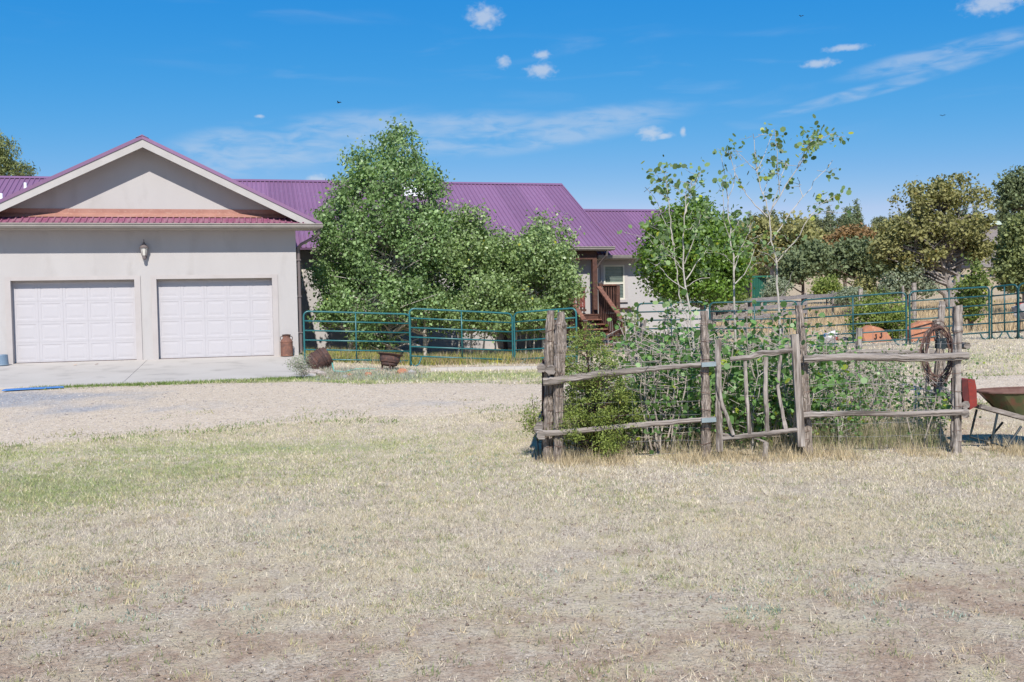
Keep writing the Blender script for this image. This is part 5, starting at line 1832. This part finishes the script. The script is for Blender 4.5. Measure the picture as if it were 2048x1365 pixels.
px_tree('grey_shrub', 'pale grey green sage shrub in front of the upright olive shrub', 'bush', 44, [(1700, 590, 24, 12), (1680, 596, 18, 8)], .9, MT['l_sage'], .09, 200, 12, .12, [[(1698, 622), (1698, 595)]], MT['twig'], .03, .01, 62, gap=-.4, nb=20)
px_tree('grey_shrub', 'grey green sage shrub between the green shed and its neighbour tree', 'bush', 46, [(1555, 575, 18, 22), (1540, 590, 14, 14)], .9, MT['l_sage'], .09, 220, 12, .12, [[(1552, 622), (1552, 590)]], MT['twig'], .03, .01, 63, gap=-.4, nb=20)
px_tree('willow_shrub', 'yellowish willow shrub below the round tree in front of the shed', 'bush', 37, [(1450, 590, 26, 16), (1430, 600, 18, 14), (1475, 600, 16, 12)], .9, MT['l_weed'], .085, 260, 12, .12, [[(1450, 632), (1450, 600)]], MT['twig'], .03, .01, 64, gap=-.4, nb=20)
px_tree('pine_tree', 'pine with tufted crown rising behind the garage roof at the left edge', 'tree', 62, [(10, 300, 24, 18), (-10, 330, 40, 30), (38, 340, 22, 12), (52, 352, 14, 8), (20, 320, 14, 20), (-25, 285, 30, 24), (25, 370, 40, 25)], 1.6,
        MT['l_pine'], .22, 420, 16, .20, [[(-8, 700), (-8, 500), (-8, 380), (-5, 290)]], MT['pine_bark'], .2, .05, 65, gap=-.12, gs=.8, nb=60, thin=.03, wid=.28)
px_tree('tall_pine', 'tall dark pine on the right edge with open rounded top', 'tree', 105, [(2012, 368, 16, 22), (2018, 400, 22, 22), (2045, 362, 18, 26), (2055, 400, 24, 30), (2030, 425, 26, 20)], 2.2, MT['l_dark'], .3, 420, 14, .36,
        [[(2030, 560), (2030, 450), (2030, 370)]], MT['pine_bark'], .2, .06, 66, gap=-.2, gs=.5, nb=30, thin=.04)

# ---------------------------------------------------------------- trees covering the far slope
def hill_proto(seed, kind, mat):
    rg = np.random.default_rng(seed)
    t = thing('hill_tree', None, None, (0, 0, -60), local=True)
    if kind == 'round':
        ells = [((rg.normal() * .7, rg.normal() * .7, 2.2 + rg.uniform(-.5, 1.4)), (1.3, 1.3, 1.0)) for _ in range(6)]
        h = 2.6
    else:
        ells = [((rg.normal() * .25, rg.normal() * .25, 1.6 + i * 1.05), (1.5 - .24 * i, 1.5 - .24 * i, .6)) for i in range(6)]
        h = 6.6
    cen, L, O, tint = crown_points(rg, ells, 260, 12, .22, .4, -.2, .8, seed * 1.7)
    V, F = leaf_arrays(rg, L, .26, O, 'quad', .25, .7)
    limbs(rg, (0, 0, 0), [(0, 0, -.3), (rg.normal() * .1, rg.normal() * .1, h * .5), (0, 0, h)], cen, .14, .04, 24, .03).build('trunk', MT['pine_bark'], t)
    leaf_object('crown', t, V, F, tint, mat)
    return t


HP = [hill_proto(201, 'round', MT['l_hill']), hill_proto(202, 'round', MT['l_dark']), hill_proto(203, 'tall', MT['l_hill']), hill_proto(204, 'round', MT['l_juniper']), hill_proto(205, 'tall', MT['l_dark']), hill_proto(206, 'round', MT['l_hill'])]
HL = {0: ('grey green round evergreen among the trees covering the far slope', 'round evergreens on the far slope'), 1: ('dark round evergreen among the trees covering the far slope', 'dark round evergreens on the far slope'),
      2: ('tall pointed grey green pine on the far slope', 'pointed pines on the far slope'), 3: ('olive brown juniper among the trees covering the far slope', 'olive junipers on the far slope'),
      4: ('tall pointed dark pine on the far slope', 'dark pines on the far slope'), 5: ('grey green round evergreen among the trees covering the far slope', 'round evergreens on the far slope')}
rg = np.random.default_rng(77)
usedh = set()
rows = []
for Y, n, lo, hi in ((112, 16, 1480, 2380), (128, 23, 1430, 2380), (146, 28, 1380, 2360), (172, 31, 1330, 2340), (205, 34, 1280, 2320), (240, 38, 1230, 2300)):
    for i in range(n):
        x = lo + (hi - lo) * (i + rg.uniform(.1, .9)) / n
        if Y < 120 and 1580 < x < 1800:
            continue
        rows.append((x, Y * rg.uniform(.95, 1.05)))
for x, Y in rows:
    k = int(rg.choice(6, p=[.22, .22, .12, .16, .10, .18]))
    o = HP[k] if k not in usedh else copy_tree(HP[k])
    usedh.add(k)
    p = W(x, 600, Y)
    o.location = (p[0], p[1], Hs(p[0], p[1]) - .2)
    o.rotation_euler = (0, 0, rg.uniform(0, 6.28))
    s = rg.uniform(.75, 1.25) * (.8 if Y < 140 else 1.0)
    o.scale = (s * rg.uniform(.9, 1.25), s * rg.uniform(.9, 1.25), s)
    tag(o, HL[k][0], 'tree', HL[k][1])

# far pale roof among the hill trees
fh = thing('far_house', 'pale green roof of a distant building glimpsed behind the big juniper', 'building', W(1955, 470, 96))
c = W(1962, 452, 96)
MT['pale_roof'] = M('pale_green_roof', (.42, .50, .44), rough=.6)
MB().prism([(c[0] - 1.6, c[2]), (c[0] - 1.3, c[2] + .35), (c[0] + 1.3, c[2] + .35), (c[0] + 1.6, c[2])], 95, 99).build('roof', MT['pale_roof'], fh)
MB().box((c[0] - 1.3, 95.4, c[2] - 4), (c[0] + 1.3, 98.6, c[2] - .01)).build('wall', MT['board'], fh)

# ---------------------------------------------------------------- grass, weeds, pebbles
GR = np.random.default_rng(91)


def sample_band(n, y0, y1, spread=.64, x0=None, x1=None):
    n = int(n * 1.12)
    y = np.sqrt(GR.uniform(y0 ** 2, y1 ** 2, n))
    x = GR.uniform(-1, 1, n) * (spread * y + .6) if x0 is None else GR.uniform(x0, x1, n)
    return x, y


def on_slab(x, y):
    u = (x - HO[0]) * HE[0] + (y - HO[1]) * HE[1]
    v = (x - HO[0]) * HV[0] + (y - HO[1]) * HV[1]
    return ((u < .14) & (v > -5.62)) | ((v > 3.0) & (u < 15) & (u > -1))


def on_drive(x, y, m=0.0):
    a, b = drive_edges(x)
    return (y > a + m) & (y < b - m)


def blades(name, label, x, y, col, h, w, nb, rad, lean, zoff=-.005, bend=.0):
    """x, y: clump places; col: clump colours; h, w, lean: arrays or numbers; nb blades a clump, each one thin triangle (or two)"""
    n = len(x)
    X, Y = np.repeat(x, nb), np.repeat(y, nb)
    N = n * nb
    X = X + GR.normal(size=N) * np.repeat(np.broadcast_to(rad, n), nb)
    Y = Y + GR.normal(size=N) * np.repeat(np.broadcast_to(rad, n), nb)
    Z = H(X, Y) + zoff
    hh = np.repeat(np.broadcast_to(h, n), nb) * GR.uniform(.5, 1.25, N)
    ww = np.repeat(np.broadcast_to(w, n), nb) * GR.uniform(.7, 1.3, N)
    a = GR.uniform(0, 6.2832, N)
    b = GR.uniform(0, 6.2832, N)
    ln = np.repeat(np.broadcast_to(lean, n), nb) * GR.uniform(.3, 1.2, N)
    tip = np.stack([np.cos(a) * hh * np.sin(ln), np.sin(a) * hh * np.sin(ln), hh * np.cos(ln)], -1)
    P = np.stack([X, Y, Z], -1)
    s = np.stack([np.cos(b) * ww / 2, np.sin(b) * ww / 2, np.zeros(N)], -1)
    c = np.repeat(col, nb, 0) * GR.uniform(.55, 1.25, N)[:, None]
    V = np.stack([P - s, P + s, P + tip], 1).reshape(-1, 3)
    F = np.arange(N * 3).reshape(N, 3)
    me = bpy.data.meshes.new(name)
    fast_mesh(me, V, F)
    at = me.attributes.new('gcol', 'FLOAT_COLOR', 'FACE')
    at.data.foreach_set('color', np.concatenate([np.clip(c, 0, 1), np.ones((N, 1))], 1).astype(np.float32).ravel())
    me.materials.append(MT['grass'])
    o = link(name, me)
    stuff(o, label)
    return o


STRAW, PALE, YGRN, GRN, TAN, GREY = (np.array(c) for c in ((.74, .64, .46), (.77, .69, .57), (.56, .54, .27), (.32, .40, .14), (.64, .49, .30), (.60, .54, .48)))


def turf_color(x, y):
    g = np.clip(field(GREEN, x, y) + .28 * vnoise(x, y, .9, 4.4), 0, 1)
    k = GR.uniform(0, 1, len(x))
    t = np.clip(.5 + .7 * vnoise(x, y, .55, 9.2), 0, 1)
    base = STRAW[None] * (1 - t[:, None]) + PALE[None] * t[:, None]
    base = np.where((k < .10)[:, None], YGRN[None], base)
    base = np.where((k > .90)[:, None], GREY[None], base)
    gc = np.where((k < .5)[:, None], GRN[None], YGRN[None])
    m = np.clip(g * 1.25, 0, .88)
    pick = GR.uniform(0, 1, len(x)) < m
    return np.where(pick[:, None], gc, base)


def near_keep(x, y):
    d = field(DIRT, x, y) + .46 * (1 - sstep(y, 4.6, 7.8)) + .6 * vnoise(x, y, .8, 1.1) + .25 * vnoise(x, y, 2.9, 6.1)
    return GR.uniform(0, 1, len(x)) > np.clip((d - .05) * 1.6, 0, .93)


# short dry turf close to the camera
x, y = sample_band(82000, 4.0, 9.0)
k = near_keep(x, y); x, y = x[k], y[k]
blades('short_grass', 'short pale dry grass covering the open ground in front', x, y, turf_color(x, y), .038, .0042, 6, .035, 1.35)
x, y = sample_band(62000, 9.0, 15.8)
k = near_keep(x, y) & ~on_drive(x, y, .15); x, y = x[k], y[k]
blades('short_grass', 'short dry yellowish grass between the driveway and the near ground', x, y, turf_color(x, y), .045, .008, 5, .05, 1.1)
# beyond the driveway
x, y = sample_band(26000, 18, 30)
k = ~on_drive(x, y, .1) & ~on_slab(x, y); x, y = x[k], y[k]
gv = np.clip(field(GREEN, x, y) * 1.4 + .1, 0, 1)
kk = GR.uniform(0, 1, len(x)) < np.clip(gv + .25, 0, 1); x, y = x[kk], y[kk]
blades('yard_grass', 'green lawn strip between curb and driveway and thin grass round the corral', x, y, turf_color(x, y), .07, .016, 5, .07, .9)
# green tufts here and there in the near turf
x, y = sample_band(2600, 4.3, 12.5)
k = vnoise(x, y, 1.3, 3.7) > -.05; x, y = x[k], y[k]
c = np.where(GR.uniform(0, 1, len(x))[:, None] < .5, np.array([.25, .31, .12])[None], np.array([.38, .39, .17])[None])
blades('green_tufts', 'small green grass tufts scattered in the dry turf', x, y, c, .05, .005, 12, .03, .7)
# silvery ground plants
x, y = sample_band(1500, 5.5, 13)
k = vnoise(x, y, .7, 7.9) > .18; x, y = x[k], y[k]
blades('silver_weeds', 'low silvery green weeds dotted over the dry grass', x, y, np.repeat(np.array([[.33, .40, .32]]), len(x), 0), .035, .012, 16, .04, 1.0)
# weeds along the driveway: middle strip and edges
xs_, ys_ = [], []
for _ in range(900):
    q = GR.uniform(-11, 12)
    a, b = drive_edges(q)
    r_ = GR.uniform()
    yy = a + GR.normal() * .35 + .1 if r_ < .55 else (b + GR.normal() * .18 if r_ < .85 else a + (b - a) * .25 + GR.normal() * .3)
    xs_.append(q); ys_.append(yy)
x, y = np.array(xs_), np.array(ys_)
k = ~on_slab(x, y) & (vnoise(x, y, .9, 2.2) > -.1); x, y = x[k], y[k]
c = np.where(GR.uniform(0, 1, len(x))[:, None] < .7, np.array([.20, .27, .09])[None], np.array([.40, .38, .18])[None])
blades('driveway_weeds', 'green and straw weeds along the driveway edges', x, y, c, .06, .016, 22, .11, .9)
# green fringe at the apron edge
u = GR.uniform(-11, .3, 420)
fx = np.array([h2w(q, -5.72 - abs(GR.normal()) * .22)[:2] for q in u])
k = vnoise(fx[:, 0], fx[:, 1], .8, 5.5) > -.15
x, y = fx[k, 0], fx[k, 1]
blades('apron_weeds', 'green grass fringe along the front edge of the concrete apron', x, y, np.repeat(np.array([[.20, .28, .08]]), len(x), 0), .08, .018, 20, .10, .8)
# tall dry grass at the fence foot, round the wheelbarrow and inside the plot
x = GR.uniform(W(1070, 900, 11.6)[0], W(2048, 900, 11.6)[0] + .4, 620)
y = 11.6 + GR.normal(size=620) * .20
k = vnoise(x, y * 0, 1.7, 6.6) > -.08; x, y = x[k], y[k]
NT = len(x)
c = np.where(GR.uniform(0, 1, NT)[:, None] < .75, np.array([.64, .52, .33])[None], np.array([.48, .40, .26])[None])
blades('tall_dry_grass', 'tall straw coloured grass along the foot of the garden fence', x, y, c, .15 + .10 * GR.uniform(-1, 1, NT), .006, 13, .05, .55)
x = GR.uniform(W(1610, 900, 11.9)[0], W(1905, 900, 11.9)[0], 190)
y = GR.uniform(11.8, 13.4, 190)
c = np.where(GR.uniform(0, 1, 190)[:, None] < .5, np.array([.44, .37, .25])[None], np.array([.33, .35, .16])[None])
blades('seed_weeds', 'brownish seeding weeds in the right half of the garden plot', x, y, c, .36, .005, 15, .08, .35)
x = GR.uniform(W(1140, 900, 12)[0], W(1620, 900, 12)[0], 300)
y = GR.uniform(11.9, 15.5, 300)
c = np.where(GR.uniform(0, 1, 300)[:, None] < .6, np.array([.44, .37, .26])[None], np.array([.27, .30, .13])[None])
blades('garden_weeds', 'dry and green weeds under the garden thicket', x, y, c, .32, .008, 14, .08, .5)
# weeds under the trees behind the left corral panels
ps = [W(GR.uniform(612, 1150), 720, GR.uniform(25.6, 28.5)) for _ in range(620)]
x, y = np.array([q[0] for q in ps]), np.array([q[1] for q in ps])
r_ = GR.uniform(0, 1, 620)[:, None]
c = np.where(r_ < .4, np.array([.48, .38, .22])[None], np.where(r_ < .8, np.array([.24, .28, .09])[None], np.array([.46, .42, .07])[None]))
blades('bed_weeds', 'mixed straw and yellow green weeds behind the left corral panels', x, y, c, .27, .016, 13, .12, .55)
ps = [gnd(GR.uniform(615, 850), GR.uniform(738, 762)) for _ in range(300)]
x, y = np.array([q[0] for q in ps]), np.array([q[1] for q in ps])
k = ~on_slab(x, y); x, y = x[k], y[k]
r_ = GR.uniform(0, 1, len(x))[:, None]
c = np.where(r_ < .6, np.array([.36, .40, .31])[None], np.array([.48, .41, .34])[None])
blades('sage_bed', 'low grey green sage and dead stems round the cauldron', x, y, c, .11, .012, 16, .10, .8)
# long tan grass in the pasture and round the right hand panels
x = GR.uniform(2, 34, 5200); y = GR.uniform(29.5, 60, 5200)
k = (x < .56 * y + 2) & (np.abs(x) > 0); x, y = x[k], y[k]
u = (x - HO[0]) * HE[0] + (y - HO[1]) * HE[1]
k = u > 16.5; x, y = x[k], y[k]
c = np.where(GR.uniform(0, 1, len(x))[:, None] < .75, TAN[None], np.array([.44, .35, .22])[None])
blades('pasture_grass', 'long tan pasture grass beyond the corral', x, y, c, .30, .03, 10, .22, .4)

# pebbles on the bare patches and the driveway
def pebbles(name, label, x, y, size, col):
    n = len(x)
    s = size * GR.uniform(.4, 1.5, n)
    o6 = np.array([(1, 0, 0), (0, 1, 0), (-1, 0, 0), (0, -1, 0), (0, 0, .7), (0, 0, -.5)])
    f8 = np.array([(0, 1, 4), (1, 2, 4), (2, 3, 4), (3, 0, 4), (1, 0, 5), (2, 1, 5), (3, 2, 5), (0, 3, 5)])
    jit = GR.uniform(.6, 1.3, (n, 6, 3))
    ang = GR.uniform(0, 6.28, n)
    q = o6[None] * jit * s[:, None, None]
    xr = q[..., 0] * np.cos(ang)[:, None] - q[..., 1] * np.sin(ang)[:, None]
    yr = q[..., 0] * np.sin(ang)[:, None] + q[..., 1] * np.cos(ang)[:, None]
    V = np.stack([xr + x[:, None], yr + y[:, None], q[..., 2] + (H(x, y) + .006)[:, None]], -1).reshape(-1, 3)
    F = (f8[None] + (np.arange(n) * 6)[:, None, None]).reshape(-1, 3)
    me = bpy.data.meshes.new(name)
    fast_mesh(me, V, F)
    at = me.attributes.new('gcol', 'FLOAT_COLOR', 'FACE')
    c = np.repeat(col * GR.uniform(.6, 1.25, n)[:, None], 8, 0)
    at.data.foreach_set('color', np.concatenate([np.clip(c, 0, 1), np.ones((len(c), 1))], 1).astype(np.float32).ravel())
    me.materials.append(MT['pebble'])
    o = link(name, me)
    stuff(o, label)


MT['pebble'] = M('pebble_stone', (.5, .45, .4), rough=.95, spec=.1)
_nt = MT['pebble'].node_tree
_a = _n(_nt, 'ShaderNodeAttribute', attribute_name='gcol')
_nt.links.new(_a.outputs['Color'], _nt.nodes['Principled BSDF'].inputs['Base Color'])
x, y = sample_band(2600, 4.2, 8.6)
k = vnoise(x, y, 1.1, 12.0) > -.2; x, y = x[k], y[k]
cc = np.where(GR.uniform(0, 1, len(x))[:, None] < .5, np.array([.40, .335, .28])[None], np.array([.28, .21, .17])[None])
pebbles('ground_pebbles', 'small stones and clods on the bare patches in front', x, y, .010, cc)
x, y = sample_band(10000, 13.5, 21)
k = on_drive(x, y, .1); x, y = x[k], y[k]
cc = np.where(GR.uniform(0, 1, len(x))[:, None] < .6, np.array([.47, .41, .36])[None], np.array([.33, .29, .27])[None])
pebbles('driveway_gravel', 'loose light gravel on the driveway', x, y, .016, cc)
# dead twigs lying on the turf
x, y = sample_band(5200, 4.3, 12)
blades('dead_litter', 'dark dead plant litter lying in the turf', x, y, np.repeat(np.array([[.27, .21, .165]]), len(x), 0), .035, .005, 5, .03, 1.5, zoff=.004)
x, y = sample_band(5500, 4.2, 11.5)
k = near_keep(x, y); x, y = x[k], y[k]
blades('matted_straw', 'matted pale straw lying flat on the ground in front', x, y, np.repeat(np.array([[.72, .63, .48]]), len(x), 0) * GR.uniform(.6, 1.05, len(x))[:, None], .085, .0045, 5, .05, 1.5, zoff=.008)
x, y = sample_band(1700, 4.2, 12.5)
k = vnoise(x, y, 1.1, 14.2) > -.05; x, y = x[k], y[k]
blades('straw_tufts', 'small upright straw tufts in the dry turf', x, y, np.where(GR.uniform(0, 1, len(x))[:, None] < .6, np.array([.70, .57, .36])[None], np.array([.50, .47, .24])[None]), .06, .0045, 18, .03, .75)

# grey sagebrush at the slab corner
px_tree('sagebrush', 'scraggly grey green sagebrush sprawling over the slab corner', 'bush', 21.6, [(590, 728, 18, 10), (604, 718, 14, 12), (600, 742, 16, 8), (612, 735, 10, 10)], .4, MT['l_sage'], .035, 130, 9, .05,
        [[(613, 758), (606, 742), (598, 722)], [(613, 758), (596, 738), (578, 728)]], MT['twig'], .014, .004, 71, gap=-.4, nb=50, thin=.005, wid=.35)

# ---------------------------------------------------------------- birds
def bird(label, x, y, Y, s, rot):
    p = W(x, y, Y)
    t = thing('bird', label, 'bird', p)
    m = MB()
    m.lathe([(.004, -.11), (.02, -.07), (.032, 0), (.026, .05), (.02, .08), (.004, .11)], p, 8, Matrix.Rotation(rot, 3, 'Z') @ Matrix.Rotation(math.pi / 2, 3, 'X') @ Matrix.Scale(s, 3))
    m.build('body', MT['bird'], t)
    for sd_ in (-1, 1):
        c_, s_ = math.cos(rot), math.sin(rot)
        def T(a, b, c): return (p[0] + s * (a * c_ - b * s_), p[1] + s * (a * s_ + b * c_), p[2] + s * c)
        MB().add([T(sd_ * .02, -.04, .01), T(sd_ * .02, .04, .01), T(sd_ * .14, .02, .09), T(sd_ * .26, -.06, .06), T(sd_ * .13, -.05, .085),
                  T(sd_ * .02, -.04, .0), T(sd_ * .02, .04, .0), T(sd_ * .14, .02, .08), T(sd_ * .26, -.06, .055), T(sd_ * .13, -.05, .075)],
                 [(0, 1, 2, 3, 4), (9, 8, 7, 6, 5), (0, 5, 6, 1), (1, 6, 7, 2), (2, 7, 8, 3), (3, 8, 9, 4), (4, 9, 5, 0)]).build('wing', MT['bird'], t)


bird('small dark bird in the sky above the tall aspen', 677, 206, 52, .85, 1.2)
bird('tiny dark bird at the top right of the sky', 1602, 33, 60, .7, .3)
bird('tiny dark bird in the sky above the big juniper', 1885, 232, 60, .7, -.2)

for o in list(bpy.data.objects):
    if '_local' in o:
        del o['_local']
